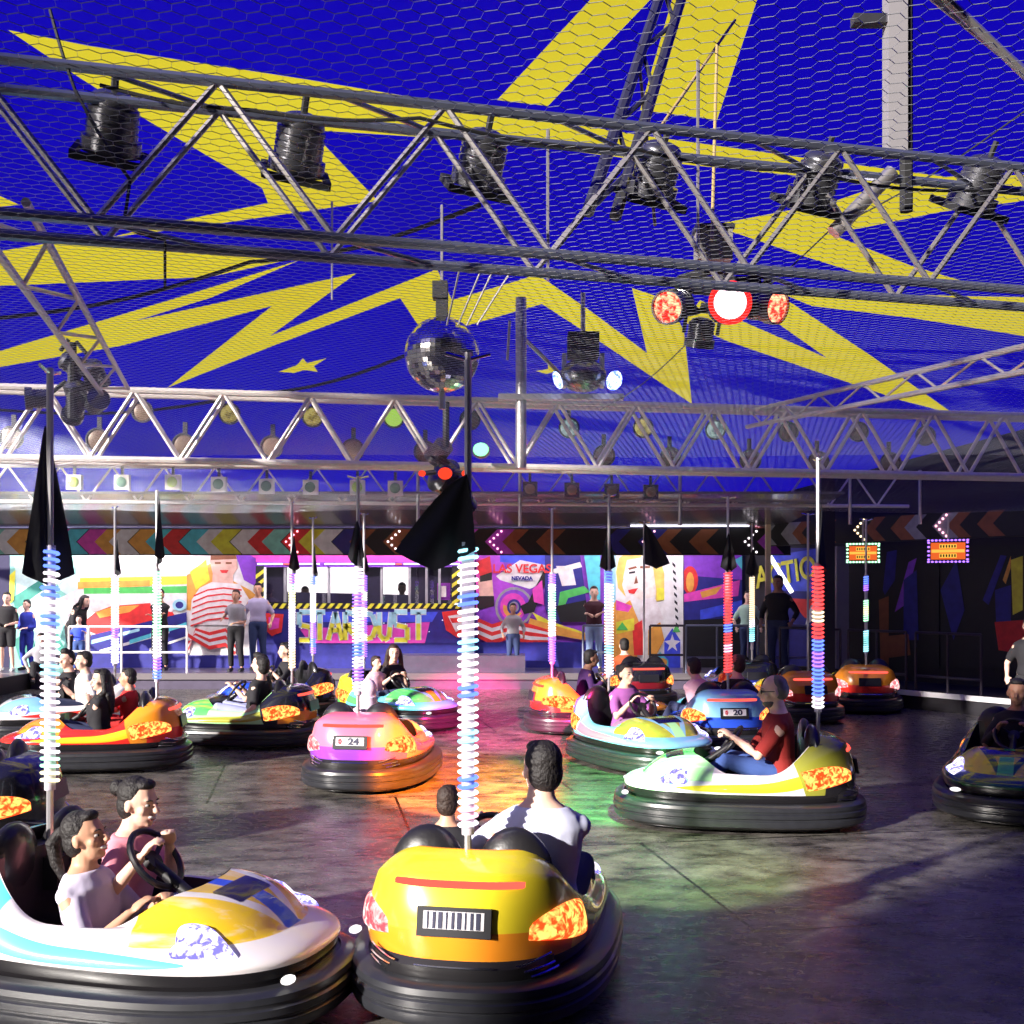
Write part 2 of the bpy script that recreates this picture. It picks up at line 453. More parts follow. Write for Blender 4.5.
latt(P(750,411,11.3), P(1060,338,6.5), (0,.15,-.14), 12, 'long sloping rafter coming forward from the middle truss on the far right', .022, .01)
beam([(P(925,-10,5.2), P(1050,92,5.6)), (P(937,-10,5.2), P(1060,108,5.4))], .022, 'pair of grey stays in the upper right corner')
beam([(P(655,135,5.0), P(735,20,6.5)), (P(640,70,5.4), P(655,225,5.0)), (P(717,45,6.0), P(712,240,4.9))], .008, 'thin stays in front of the broad yellow bolt at the top', m=mat('ochre_steel', (.55,.4,.15), .5, .3))
# post upper right
t = thing('roof_post', P(895, 178, 4.9), 0, 'square upright post above the front truss at the upper right', 'post')
z0 = P(895, 178, 4.9)
MB().box((0, 0, .85), (.085, .085, 1.5)).build('post', mat('pale_post', (.42,.40,.42), .4, .5), t, False)
MB().box((-.09, 0, .70), (.2, .06, .04)).build('bracket', DSTEEL, t, False)
MB().tube([(-.28,-.02,-.25),(-.02,-.02,.02)], .035, 10).build('clamp', STEEL, t)
MB().tube([(.05,0,-.15),(.05,0,1.6)], .03, 6).build('conduit', MATBLK, t)
# post on the middle truss
t = thing('truss_upright', P(521, 400, 9.7), 0, 'grey upright post standing on the middle truss right of the mirror ball', 'post')
MB().tube([(0,0,-.6),(0,0,.9)], .048, 10).build('post', STEEL, t)
MB().tube([(.02,0,.55),(.5,.3,.15)], .018, 6).build('stay', STEEL, t)
MB().box((.35,-.02,0.02), (1.1,.1,.05)).build('rail', STEEL, t, False)
MB().tube([(-.1,0,.7),(-.12,0,.35)], .012, 6).build('bracket', STEEL, t)
# truss drop rods from roof to mesh
for (px, py0, py1, d, w) in ((332, 262, 300, 8.0, 'left of the mirror ball'), (698, 120, 250, 5.2, 'right of the steep rafter'), (548, 190, 280, 5.0, 'just right of the mirror ball')):
    a = P(px, py0-60, d); b = P(px, py1, d)
    o = MB().tube([(0,0,0), b-a], .008, 6).build('hanging_rod', STEEL, None, loc=a); tag(o, 'thin hanging rod %s' % w, 'rod')
# cables
def cable(pts, r, label):
    pts = [Vector(p) for p in pts]; p0 = pts[0]; out = []
    for i in range(len(pts)-1):
        a, b = pts[i], pts[i+1]
        for k in range(8):
            u = k/8; out.append(a.lerp(b, u)-p0-Vector((0,0,.1*math.sin(PI*u)*(b-a).length*.35)))
    out.append(pts[-1]-p0)
    o = MB().tube(out, r, 6).build('cable', MATBLK, None, loc=p0); return tag(o, label, 'cable')
cable([P(50,10,3.9), P(75,90,3.8), P(130,180,3.75), P(125,215,3.7)], .006, 'black cable looping down beside the leftmost stage lamp')
cable([P(100,85,3.9), P(250,110,4.0), P(420,118,4.1), P(640,150,4.4), P(800,170,4.6), P(990,190,4.9)], .007, 'black cable strung along the front truss between the lamps')
cable([P(120,225,4.0), P(165,240,4.1), P(165,290,4.2)], .006, 'black cable hanging from the lower rail of the front truss')
cable([P(0,318,11.), P(250,262,11.), P(480,205,9.)], .02, 'long black cable sagging across the yellow bolts on the left')
cable([P(0,410,15.), P(250,395,14.), P(430,345,12.)], .02, 'dark cable passing behind the mirror ball')
cable([P(600,410,8.5), P(700,330,7.), P(830,230,5.6), P(1040,100,5.0)], .004, 'thin wire rising from the middle truss to the upper right')
# ================================================================ LAMPS
CANBLK = mat('lamp_black', (.17, .17, .185), .27, .85, .2)
def can_profile(r, L):
    pr = [(0, 0), (r*.35, 0), (r*.62, -L*.05), (r*.78, -L*.14)]
    z = -L*.16
    for i in range(4):
        pr += [(r*.86, z), (r*.86, z-L*.1), (r*.80, z-L*.11), (r*.80, z-L*.135)]; z -= L*.14
    pr += [(r, z), (r, -L), (r*.92, -L), (r*.9, -L*.93), (0, -L*.93)]
    return pr
def par_can(name, loc, rot, r, L, label, lensm, frame=True, group=None, cat='lamp', yoke=True):
    t = thing(name, loc, 0, label, cat, group); t.rotation_euler = rot
    MB().lathe(can_profile(r, L), 22).build('housing', CANBLK, t)
    lz = -L*.95
    ln = MB(); ln.lathe([(0, lz-.012), (r*.5, lz-.010), (r*.86, lz), (r*.86, lz+.01), (0, lz+.01)], 22)
    ln.build('lens', lensm, t)
    if lensm.name == "hot_red_lens":
        MB().tube([(math.cos(a/12*PI)*r*.93, math.sin(a/12*PI)*r*.93, -L-.004) for a in range(24)], .014, 6, closed=True).build('lens_rim', REDRIM, t)
    if frame:
        f = MB(); s = r*1.12; z = -L-.01
        for (cx, cy, sx, sy) in ((0, s, 2*s, .02), (0, -s, 2*s, .02), (s, 0, .02, 2*s), (-s, 0, .02, 2*s)):
            f.box((cx, cy, z), (sx, sy, .03))
        f.build('gel_frame', MATBLK, t, False)
    if not yoke:
        MB().ell((0,0,-L*.08), (r*.8,r*.8,r*.42), 18, 10).build('dome', CANBLK, t)
        MB().tube([(0,0,0),(0,0,.09)], .014, 6).build('hook_clamp', MATBLK, t)
    if yoke:
        pts = [(-r*1.1, 0, -L*.55), (-r*1.1, 0, .0), (-r*.6, 0, .035), (r*.6, 0, .035), (r*1.1, 0, .0), (r*1.1, 0, -L*.55)]
        MB().tube(pts, (.010), 6).build('yoke', MATBLK, t)
        MB().box((0, 0, .05), (.035, .035, .05)).build('hook_clamp', MATBLK, t, False)
    # rivets
    return t
DARKLENS = mat('unlit_lens', (.05, .05, .06), .15, .2, .5)
L1 = [(114,96,'leftmost'),(303,118,'second from the left'),(487,134,'third from the left'),(663,146,'fourth from the left'),(825,156,'fifth from the left'),(988,160,'rightmost')]
for i, (px, py, w) in enumerate(L1):
    d = 4.05+px/1024*.95
    par_can('stage_lamp', P(px, py+2, d), (math.radians(30), math.radians(6), .3), .112, .20,
        'black ribbed stage lamp under the front truss, %s of six' % w, DARKLENS, group=None, yoke=False)
# cluster of red lit heads
REDL = lens('red_lens', (1, .42, .22), (1, .02, .01), 2.6, 60)
REDHOT = emis('hot_red_lens', (1, .75, .78), 3.5)
REDRIM = emis('red_rim', (1, .02, .015), 1.6)
def face(v): return Vector((0, 0, -1)).rotation_difference(Vector(v)).to_euler()
d = 5.6
par_can('spotlight', P(727,303,d)+Vector((0,.10,0)), face((-.02,-1,-.12)), .103, .2, 'spotlight with a glaring white-red lens, centre of the cluster below the front truss', REDHOT, False)
par_can('spotlight', P(676,301,d)+Vector((.06,.12,.02)), face((-.55,-.75,-.3)), .088, .2, 'red spotlight turned left, left in the cluster below the front truss', REDL, False)
par_can('spotlight', P(776,298,d)+Vector((-.12,.12,.0)), face((.6,-.7,-.25)), .09, .2, 'red spotlight turned right, right in the cluster below the front truss', REDL, False)
par_can('spotlight', P(707,312,d)+Vector((0,.12,0)), face((-.1,.35,-1)), .08, .15, 'unlit black lamp hanging lowest below the glaring spotlight', DARKLENS, False)
t = thing('ballast_box', P(713,247,5.4), 0, 'small grey metal box on the front truss above the red spotlights', 'box')
MB().box((0,0,0), (.17,.12,.15)).build('case', mat('grey_case', (.28,.26,.24), .5, .4), t, False)
MB().box((0,0,.085), (.19,.14,.02)).build('lid', DSTEEL, t, False)
t = thing('lamp_ring', P(722,282,5.7), 0, 'black carrier ring holding the red spotlights', 'frame')
MB().tube([(math.cos(a/16*2*PI)*.24, math.sin(a/16*2*PI)*.2, 0) for a in range(16)], .018, 6, closed=True).build('ring', MATBLK, t)
MB().tube([(0,0,0.25),(0,0,-.02)], .03, 8).build('stem', MATBLK, t)
MB().box((0,0,.0), (.4,.04,.05)).build('crossbar', MATBLK, t, False)
# blue moving head cluster right of the upright
BLUL = lens('blue_lens', (.9, .95, 1), (.1, .2, 1), 3.5, 60)
d = 9.3
t = thing('moving_head', P(583,352,d), 0, 'black moving head lamp with two blue eyes standing on the middle truss', 'lamp')
MB().box((0,0,.05), (.26,.22,.2)).build('base', MATBLK, t, False)
for s in (-1, 1): MB().box((s*.16,0,-.16), (.035,.12,.28)).build('arm', STEEL, t, False)
MB().ell((0,0,-.2), (.2,.18,.14), 16, 10).build('head', CANBLK, t)
MB().ell((.25,-.15,-.27), (.065,.03,.085), 12, 8, Matrix.Rotation(.35,3,'Y')).build('lens', BLUL, t)
MB().ell((-.22,-.12,-.26), (.035,.03,.08), 12, 8, Matrix.Rotation(-.35,3,'Y')).build('lens', BLUL, t)
MB().tube([(0,0,.15),(0,0,.5)], .02, 6).build('hanger', STEEL, t)
# black cluster left
t = thing('lamp_cluster', P(72,372,9.4), 0, 'cluster of unlit black effect lamps above the left end of the middle truss', 'lamp')
for k, (x, z, r, nm) in enumerate(((-.1,.08,.13,'head'),(.12,.06,.14,'head'),(0,-.12,.13,'head'),(.02,-.3,.12,'head'),(-.18,-.28,.12,'head'),(.16,-.34,.12,'head'))):
    MB().lathe(can_profile(r*.8, r*1.7), 18, (x,.06*(k%2),z+.05), Euler((.5-.5*k, .4*k-1, k*1.3)).to_matrix()).build(nm, CANBLK, t)
    MB().tube([(x,0,z+.1),(x*.3,0,z+.2)], .018, 6).build('bracket', MATBLK, t)
MB().tube([(0,0,-.4),(0,0,.25)], .04, 8).build('stem', MATBLK, t)
# mirror ball
d = 6.6
t = thing('mirror_ball', P(442,355,d), 0, 'mirror ball of small silver tiles hanging below the roof', 'mirror ball')
R = 37.5/F*d; mb = MB(); n = 46; m_ = 26
MIR = mat('mirror_tile', (.95,.92,.88), .12, 1.)
for j in range(m_):
    a0 = PI*j/m_; a1 = PI*(j+.93)/m_; nn = max(5, int(n*math.sin((a0+a1)/2)))
    for i in range(nn):
        b0 = 2*PI*i/nn; b1 = 2*PI*(i+.94)/nn
        q = lambda a, b, r=R: (math.sin(a)*math.cos(b)*r, math.sin(a)*math.sin(b)*r, math.cos(a)*r)
        mb.add([q(a0,b0),q(a1,b0),q(a1,b1),q(a0,b1)], [(0,1,2,3)])
mb.build('mirror_tiles', MIR, t, False)
MB().ell((0,0,0), (R*.985,)*3, 24, 14).build('core', MATBLK, t)
MB().box((0,0,R+.05), (.07,.07,.1)).build('motor', MATBLK, t, False)
MB().box((-.01,0,R+.16), (.09,.09,.10)).build('motor_housing', MATBLK, t, False)
MB().tube([(0,0,R),(0,0,.9)], .01, 6).build('hanger', STEEL, t)
MB().tube([(0,0,-R),(0,0,-R-.1)], .02, 6).build('bottom_stud', STEEL, t)
for i, (px, dx) in enumerate(((455,12),(470,30),(483,28),(497,40))):
    a = P(px+dx*.4, 268, 6.2); b = P(px-8-i*4, 325, 6.4)
    o = MB().tube([(0,0,0), b-a], .006, 6).build('bracket_rod', STEEL, None, loc=a)
    tag(o, 'white rod fanning down towards the mirror ball, %s of four' % ('leftmost','second','third','rightmost')[i], 'rod')

# two rows of round lamps behind the middle truss, one row of square ones further back
ordn = ['first','second','third','fourth','fifth','sixth','seventh','eighth','ninth','tenth','eleventh','twelfth']
glass = [lens('amber_lens', (.75,.62,.18), (.25,.18,.04), .7, 30.), mat('green_glass', (.55,.8,.15), .25, .1, .5, .3, 30.), lens('pale_lens', (.55,.75,.75), (.10,.16,.18), .7, 30.), mat('dim_glass', (.20,.14,.10), .25, .1, .5, .6, 30.)]
GREENLIT = emis('green_lit_lens', (.45,.75,.12), 1.0)
def round_lamp(px, py, d, r, lm, label, group=None):
    t = thing('round_lamp', P(px, py, d), 0, label, 'lamp', group)
    rot = Matrix.Rotation(PI/2, 3, 'X')
    MB().lathe([(0,-.13),(r*.55,-.12),(r*.8,-.06),(r,0),(r,.035),(r*.86,.035),(r*.84,.02),(0,.02)], 20, rot=Matrix.Rotation(PI/2,3,'X')).build('housing', CANBLK, t)
    MB().lathe([(0,.032),(r*.5,.03),(r*.82,.022),(r*.82,.012),(0,.012)], 20, rot=Matrix.Rotation(PI/2,3,'X')).build('lens', lm, t)
    MB().box((0,.05,r+.06), (.05,.03,.14)).build('hanger', CANBLK, t, False)
    return t
up = [(143,412,3),(230,414,0),(313,417,0),(394,418,4),(470,420,3),(569,428,2),(643,428,0),(715,430,2),(788,432,3),(858,432,3),(925,436,3)]
for i, (px, py, g) in enumerate(up):
    round_lamp(px, py, 12.2+px/1024*1.6, .125, GREENLIT if g == 4 else glass[g],
      'round %s lamp, %s from the left in the upper row behind the middle truss' % (['amber-lensed','','pale-lensed','dim','lit green'][g], ordn[i]))
lo = [(12,438),(98,440),(184,445),(272,447),(353,450),(425,452),(604,456),(670,458),(750,460),(818,462),(890,463)]
for i, (px, py) in enumerate(lo):
    round_lamp(px, py, 11.9+px/1024*1.6, .13, glass[3], 'unlit brown round lamp, %s from the left in the lower row behind the middle truss' % ordn[i])
sq = [(73,482,0),(121,482,1),(172,482,0),(218,484,1),(266,486,1),(310,487,1),(357,487,0),(395,488,1),(530,489,0),(572,490,0),(612,491,0),(651,492,0)]
for i, (px, py, g) in enumerate(sq):
    t = thing('floodlight', P(px, py, 16.3), 0, 'small square floodlight, %s from the left in the row below the middle truss' % ordn[i], 'lamp')
    s = .22
    MB().box((0,.06,0), (s,.1,s)).build('housing', mat('cream_case', (.7,.68,.6), .5) if i < 8 else CANBLK, t, False)
    MB().ell((0,0,0), (s*.36,.02,s*.36), 14, 8).build('lens', [glass[1],mat('dark_green_glass',(.08,.2,.12),.2)][g] if i < 8 else glass[3], t)
    MB().box((0,.06,s*.8), (.04,.03,s*.6)).build('hanger', CANBLK, t, False)
# small lit lamps near the black flag and the green one
t = thing('effect_lamp', P(481,450,10.6), 0, 'small lamp glowing green on the middle truss', 'lamp')
MB().ell((0,.05,0),(.09,.08,.08),12,8).build('housing', CANBLK, t)
MB().ell((0,-.04,0),(.075,.03,.065),12,8).build('lens', emis('green_glow',(.25,1,.45),3.), t)
t = thing('lamp_cluster', P(446,470,9.7), 0, 'black lamp cluster with three small red lights under the middle truss above the black flag', 'lamp')
for x, z, r in ((0,0,.17),(-.12,-.12,.16),(.12,-.14,.15),(.0,.2,.13),(.02,-.22,.16)):
    MB().lathe(can_profile(r*.8, r*1.7), 18, (x,.1,z+.06), Euler((.9-x*3, x*5, z*4)).to_matrix()).build('housing', CANBLK, t)
MB().tube([(0,0,.2),(0,0,.6)], .03, 8).build('stem', MATBLK, t)
DRG = emis('dark_red_glow',(1,.05,.02),1.5)
for x, r in ((-.2,.032),(0,.062),(.18,.036)):
    MB().ell((x,-.14,-.045),(r,.03,r*.85),14,8).build('lens', DRG, t)
    MB().tube([(x,-.12,-.045),(x*.5,0,-.02)], r*.7, 8).build('snout', CANBLK, t)
# ================================================================ BUMPER CARS (local: +y forward, +x right)
def sup(th, a, b, n, cx=0., cy=0.):
    c, s = math.cos(th), math.sin(th)
    return (cx+a*math.copysign(abs(c)**(2/n), c), cy+b*math.copysign(abs(s)**(2/n), s))
def sst(x): x = max(0., min(1., x)); return x*x*(3-2*x)
def rimz(s):   # s = sin(theta): -1 rear, +1 nose
    return .41+.28*sst((-s-.02)/.95)+.0*s
def openz(s):
    return .455+.30*sst((-s-.0)/.95)+.12*sst((s-.35)/.6)
def body_pt(th, w):
    """w 0..1 lower tuck, 1..2 flank, 2..3 over the top to the cockpit edge, 3..4 down inside"""
    s = math.sin(th); rz_ = rimz(s); oz = openz(s)
    if w <= 1:
        x, y = sup(th, .56*(.95+.05*w), .94*(.97+.03*w), 2.7); return Vector((x, y, .19+.13*w))
    sc = .91-.10*max(0, s)
    sx, sy = sup(th, .56*(sc+.07*sst((-s-.3)/.6)), .94*(sc+.01), 2.5+.5*sst((-s-.3)/.6)); 
    if w <= 2:
        t = w-1; x, y = sup(th, .56, .94, 2.7); k = t**1.7
        bul = .02*math.sin(PI*t)
        return Vector((x+(sx-x)*k+bul*math.cos(th), y+(sy-y)*k+bul*s, .32+(rz_-.32)*t))
    ox, oy = sup(th, .44, .515, 2.8, 0, -.155)
    if w <= 3:
        t = w-2; L = math.hypot(ox-sx, oy-sy)
        z = rz_+(oz-rz_)*t + L*.13*math.sin(PI*t**.8)*(1 if s > 0 else .5)
        return Vector((sx+(ox-sx)*t, sy+(oy-sy)*t, z))
    t = w-3
    return Vector((ox*(1-.06*t), -.155+(oy+.155)*(1-.05*t), oz+(.17-oz)*t))
def body_n(th, w):
    e = .02
    a = body_pt(th+e, w)-body_pt(th-e, w); w0 = max(.01, w-e); b = body_pt(th, w+e)-body_pt(th, w0)
    n = a.cross(b)
    return n.normalized()
FIELDS = ('f_hood','f_vent','f_stripe','f_edge','f_lens','f_rtop','f_rbot','f_low','f_seam')
def fields(th, w, p):
    """signed pattern fields of the paintwork; the paint shader cuts them at zero"""
    s = math.sin(th); y = p.y; ax = abs(p.x); k = w-1
    top = (w-2.0)*.4
    hood = min(top+.02, y-.18-.25*max(0, ax-.25), .6)
    vent = min(.155-ax+.1*(.52-y), .075-abs(y-.52), top)
    stripe = min(.030+.05*(y-.1)-ax, top+.1)
    edge = .030-abs(ax+.45*(y-.2)**2-.24+.12*(y-.3))
    L = (y+.68)/1.22
    lens_ = (.36*math.sin(PI*L)**.7-abs(k-.47+.12*y)) if 0 < L < 1 else -.3
    lens_ = min(lens_, (2-w)*1.)
    rtop = min(-.44-y+.35*(p.z-.45), 2.95-w)
    rbot = min((-s-.60), (1.36-w))
    low = .97-w-.03*math.sin(2*th)
    seam = .010-abs(w-1.95)*.5 if s > -.6 else -.01
    return (hood, vent, stripe, edge, lens_, rtop, rbot, low, seam)
def car_body_mesh():
    mb = MB(); N = 144; ws = [0,.33,.66,.9,1]+[1+i/12 for i in range(1,13)]+[2+i/18 for i in range(1,19)]+[3.03,3.3,3.7,4]
    fs = []; mi = []; fv = []
    for w in ws:
        for i in range(N):
            th = 2*PI*i/N; p = body_pt(th, w); mb.v.append(tuple(p)); fv.append(fields(th, w, p))
    for j in range(len(ws)-1):
        for i in range(N):
            i2 = (i+1) % N; fs.append((j*N+i, j*N+i2, (j+1)*N+i2, (j+1)*N+i)); mi.append(1 if ws[j] >= 3 else 0)
    o = (len(ws)-1)*N
    mb.f = fs; mb.m = mi
    mb.f.append(tuple(o+i for i in range(N))); mb.m.append(1)
    mb.fv = fv
    return mb
_pc = {}
def car_paint(cols):
    """two-layer lacquer whose colour areas follow the moulded pattern fields"""
    key = tuple(cols)
    if key in _pc: return _pc[key]
    m, nt, out = _nt('car_lacquer'); N = nt.nodes.new; L = nt.links.new
    b = N('ShaderNodeBsdfPrincipled'); b.inputs['Roughness'].default_value = .25; b.inputs['Coat Weight'].default_value = .8; b.inputs['Coat Roughness'].default_value = .06
    cur = None; side, hood, stripe, lens_, rt, rb, extra = cols
    def blend(cur, col, name):
        at = N('ShaderNodeAttribute'); at.attribute_name = name
        mr = N('ShaderNodeMapRange'); mr.inputs[1].default_value = -.004; mr.inputs[2].default_value = .004
        L(at.outputs['Fac'], mr.inputs[0])
        return at, mr
    def mixc(a_, b_, fac):
        mx = N('ShaderNodeMix'); mx.data_type = 'RGBA'
        if hasattr(a_, 'links'): L(a_, mx.inputs[6])
        else: mx.inputs[6].default_value = (*a_, 1)
        if hasattr(b_, 'links'): L(b_, mx.inputs[7])
        else: mx.inputs[7].default_value = (*b_, 1)
        L(fac, mx.inputs[0]); return mx.outputs[2]
    def st(name):
        return blend(None, None, name)[1].outputs[0]
    tc = N('ShaderNodeTexCoord'); nz = N('ShaderNodeTexNoise'); nz.inputs['Scale'].default_value = 3.; nz.inputs['Detail'].default_value = 5
    mp = N('ShaderNodeMapping'); mp.inputs['Scale'].default_value = (1.5, .5, 4); L(tc.outputs['Object'], mp.inputs[0]); L(mp.outputs[0], nz.inputs['Vector'])
    rs = N('ShaderNodeMapRange'); rs.inputs[1].default_value = .52; rs.inputs[2].default_value = .62; L(nz.outputs['Fac'], rs.inputs[0])
    black = (.012, .011, .013)
    # airbrushed flames: bonnet fades into the extra colour
    h2 = N('ShaderNodeMath'); h2.operation = 'MULTIPLY'; h2.inputs[1].default_value = .55; L(rs.outputs[0], h2.inputs[0])
    hoodc = mixc(hood, extra, h2.outputs[0])
    hoodc = mixc(hoodc, side, st('f_edge')); hoodc = mixc(hoodc, stripe, st('f_stripe')); hoodc = mixc(hoodc, black, st('f_vent'))
    c = mixc(side, lens_, st('f_lens'))
    c = mixc(c, hoodc, st('f_hood')); c = mixc(c, rt, st('f_rtop')); c = mixc(c, rb, st('f_rbot')); c = mixc(c, black, st('f_low')); c = mixc(c, (.05,.04,.04), st('f_seam'))
    L(c, b.inputs['Base Color']); L(b.outputs[0], out.inputs[0]); _pc[key] = m
    return m
def patch(th0, th1, w0, w1, off=.012, nu=14, nv=8, shape=None):
    mb = MB(); vs = []
    for i in range(nu+1):
        u = i/nu; th = math.radians(th0+(th1-th0)*u)
        a, b = (w0, w1) if shape is None else shape(u)
        for j in range(nv+1):
            v = j/nv; w = a+(b-a)*v
            h = off*min(1, 5*min(u, 1-u, v, 1-v))**.5 - .003
            vs.append(body_pt(th, w)+body_n(th, w)*h)
    fs = [(i*(nv+1)+j, (i+1)*(nv+1)+j, (i+1)*(nv+1)+j+1, i*(nv+1)+j+1) for i in range(nu) for j in range(nv)]
    return mb.add(vs, fs)
def outline(off, z, N=72, a=.58, b=.965):
    out = []
    for i in range(N):
        th = 2*PI*i/N; x, y = sup(th, a, b, 2.7)
        x2, y2 = sup(th+.01, a, b, 2.7); t = Vector((x2-x, y2-y, 0)).normalized(); n = Vector((t.y, -t.x, 0))
        out.append(Vector((x, y, z))+n*off)
    return out
def bumper_mesh():
    prof = [(-.02,.06),(.03,.055),(.058,.075),(.066,.10),(.066,.135),(.056,.145),(.056,.155),(.07,.168),(.07,.205),(.058,.215),(.058,.225),(.064,.238),(.058,.27),(.03,.295),(-.02,.30)]
    mb = MB(); N = 72
    for off, z in prof: mb.v += [tuple(p) for p in outline(off, .015+z*.78, N)]
    for j in range(len(prof)-1):
        for i in range(N):
            i2 = (i+1) % N; mb.f.append((j*N+i, j*N+i2, (j+1)*N+i2, (j+1)*N+i)); mb.m.append(0)
    return mb
def chassis_mesh():
    mb = MB(); N = 72
    for off, z in ((-.03,.035),(-.015,.04),(-.015,.235),(-.06,.245)): mb.v += [tuple(p) for p in outline(off, z, N)]
    for j in range(3):
        for i in range(N):
            i2 = (i+1) % N; mb.f.append((j*N+i, j*N+i2, (j+1)*N+i2, (j+1)*N+i)); mb.m.append(0)
    mb.f.append(tuple(range(N))[::-1]); mb.m.append(0); mb.f.append(tuple(3*N+i for i in range(N))); mb.m.append(0)
    return mb
_bm = car_body_mesh(); _body = _bm.build('body', [BLACK, VINYL]).data
for _i, _n in enumerate(FIELDS):
    _at = _body.attributes.new(_n, 'FLOAT', 'POINT'); _at.data.foreach_set('value', [v[_i] for v in _bm.fv])
_proto = bpy.data.objects[-1] if False else None
BODY_OBJ = [o for o in bpy.data.objects if o.data == _body][0]; bpy.data.objects.remove(BODY_OBJ)
def share(name, mesh, m, parent):
    o = bpy.data.objects.new(name, mesh); COL.objects.link(o); o.parent = parent; return o
def premesh(mb, m, smooth=True):
    o = mb.build('x', m, None, smooth); me = o.data; bpy.data.objects.remove(o); return me
M_BUMP = premesh(bumper_mesh(), RUBBER)
M_CHAS = premesh(chassis_mesh(), BLACK)
def _seat():
    mb = MB()
    for sx in (-1, 1):
        mb.ell((sx*.205, -.60, .60), (.19, .075, .245), 18, 12, Matrix.Rotation(-.12, 3, 'X'))
        mb.ell((sx*.2, -.33, .26), (.205, .25, .075), 16, 8)
    mb.box((0, -.585, .45), (.74, .1, .5))
    return mb
M_SEAT = premesh(_seat(), VINYL)
def _wheel():
    mb = MB(); c = Vector((0, .06, .66)); R_ = Matrix.Rotation(math.radians(-52), 3, 'X')
    mb.tube([c+R_ @ Vector((math.cos(a*PI/12)*.155, math.sin(a*PI/12)*.155, 0)) for a in range(24)], .016, 8, closed=True)
    for a in (90, 210, 330):
        q = math.radians(a); mb.tube([c+R_ @ Vector((0, 0, -.02)), c+R_ @ Vector((math.cos(q)*.15, math.sin(q)*.15, 0))], .014, 6)
    mb.lathe([(0,.0),(.05,-.005),(.05,-.04),(0,-.04)], 12, c, R_)
    mb.tube([c+R_ @ Vector((0,0,-.03)), Vector((0,.36,.42))], .03, 10)
    return mb
M_WHEEL = premesh(_wheel(), BLACK)
def tl_shape(sg):
    # tail lamp: wide at the outside, tapering towards the plate
    return lambda u: (1.12+.14*(1-u), 1.26+.10*(1-u)+.06+.58*u**.8)
TAIL = {}
M_TAILR = premesh(patch(-64, -24, 1.2, 1.8, .022, 18, 8, tl_shape(1)), BLACK)
M_TAILL = premesh(patch(-116, -156, 1.2, 1.8, .022, 18, 8, tl_shape(-1)), BLACK)
for me in (M_TAILL,): me.flip_normals()
M_HEADR = premesh(patch(48, 24, 1.4, 2.3, .03, 14, 10, lambda u: (1.55+.1*u, 1.85+.5*math.sin(PI*(.25+.75*u)))), BLACK)
M_HEADL = premesh(patch(132, 156, 1.4, 2.3, .03, 14, 10, lambda u: (1.55+.1*u, 1.85+.5*math.sin(PI*(.25+.75*u)))), BLACK)
M_BRAKE = premesh(patch(-114, -66, 1.84, 1.93, .018, 24, 4), BLACK)
def _grille():
    mb = MB()
    for sg in (-1, 1):
        for k in range(3):
            a0, a1 = (22+k*4, 40+k*3); w = .98-.22*k
            pts = [body_pt(math.radians(-90+sg*(a0+(a1-a0)*i/6)), w+.12*i/6)+Vector((0,-.045,0)) for i in range(7)]
            mb.tube(pts, .006, 5)
    pts = [body_pt(math.radians(-90-12+24*i/6), .95)+Vector((0,-.04,0)) for i in range(7)]; mb.tube(pts, .005, 5)
    return mb
M_GRILLE = premesh(_grille(), CHROME)
M_RECESS = premesh(patch(-132, -48, .35, 1.04, .035, 30, 6), BLACK)
TAILM = lens('tail_lens', (1, .55, .12), (1, .06, .01), 2.1, 48)
TAILW = lens('tail_lens_white', (1, .85, .8), (1, .12, .15), 1.6, 36)
TAILDIM = lens('tail_lens_dim', (.6, .12, .04), (.25, .01, .01), 1.0, 26)
HEADM = lens('head_lens', (.95, .9, 1), (.16, .14, .95), 2.3, 50)
BRAKEM = emis('brake_bar', (1, .10, .07), 1.8)
LEDC = dict(w=(1,.90,.97), c=(.35,.85,1), b=(.12,.22,1), v=(.35,.15,1), g=(.45,1,.6), r=(1,.06,.06), p=(1,.45,.6), o=(1,.75,.45), y=(1,.95,.55), t=(.2,.6,.6))
LED_M = {k: emis('led_'+k, v, 2.6) for k, v in LEDC.items()}
POLE_M = mat('pole_steel', (.6,.58,.6), .35, .7)
FLAG_M = mat('black_cloth', (.008,.008,.012), .8, 0, 0, .3, 6., bump=.3)
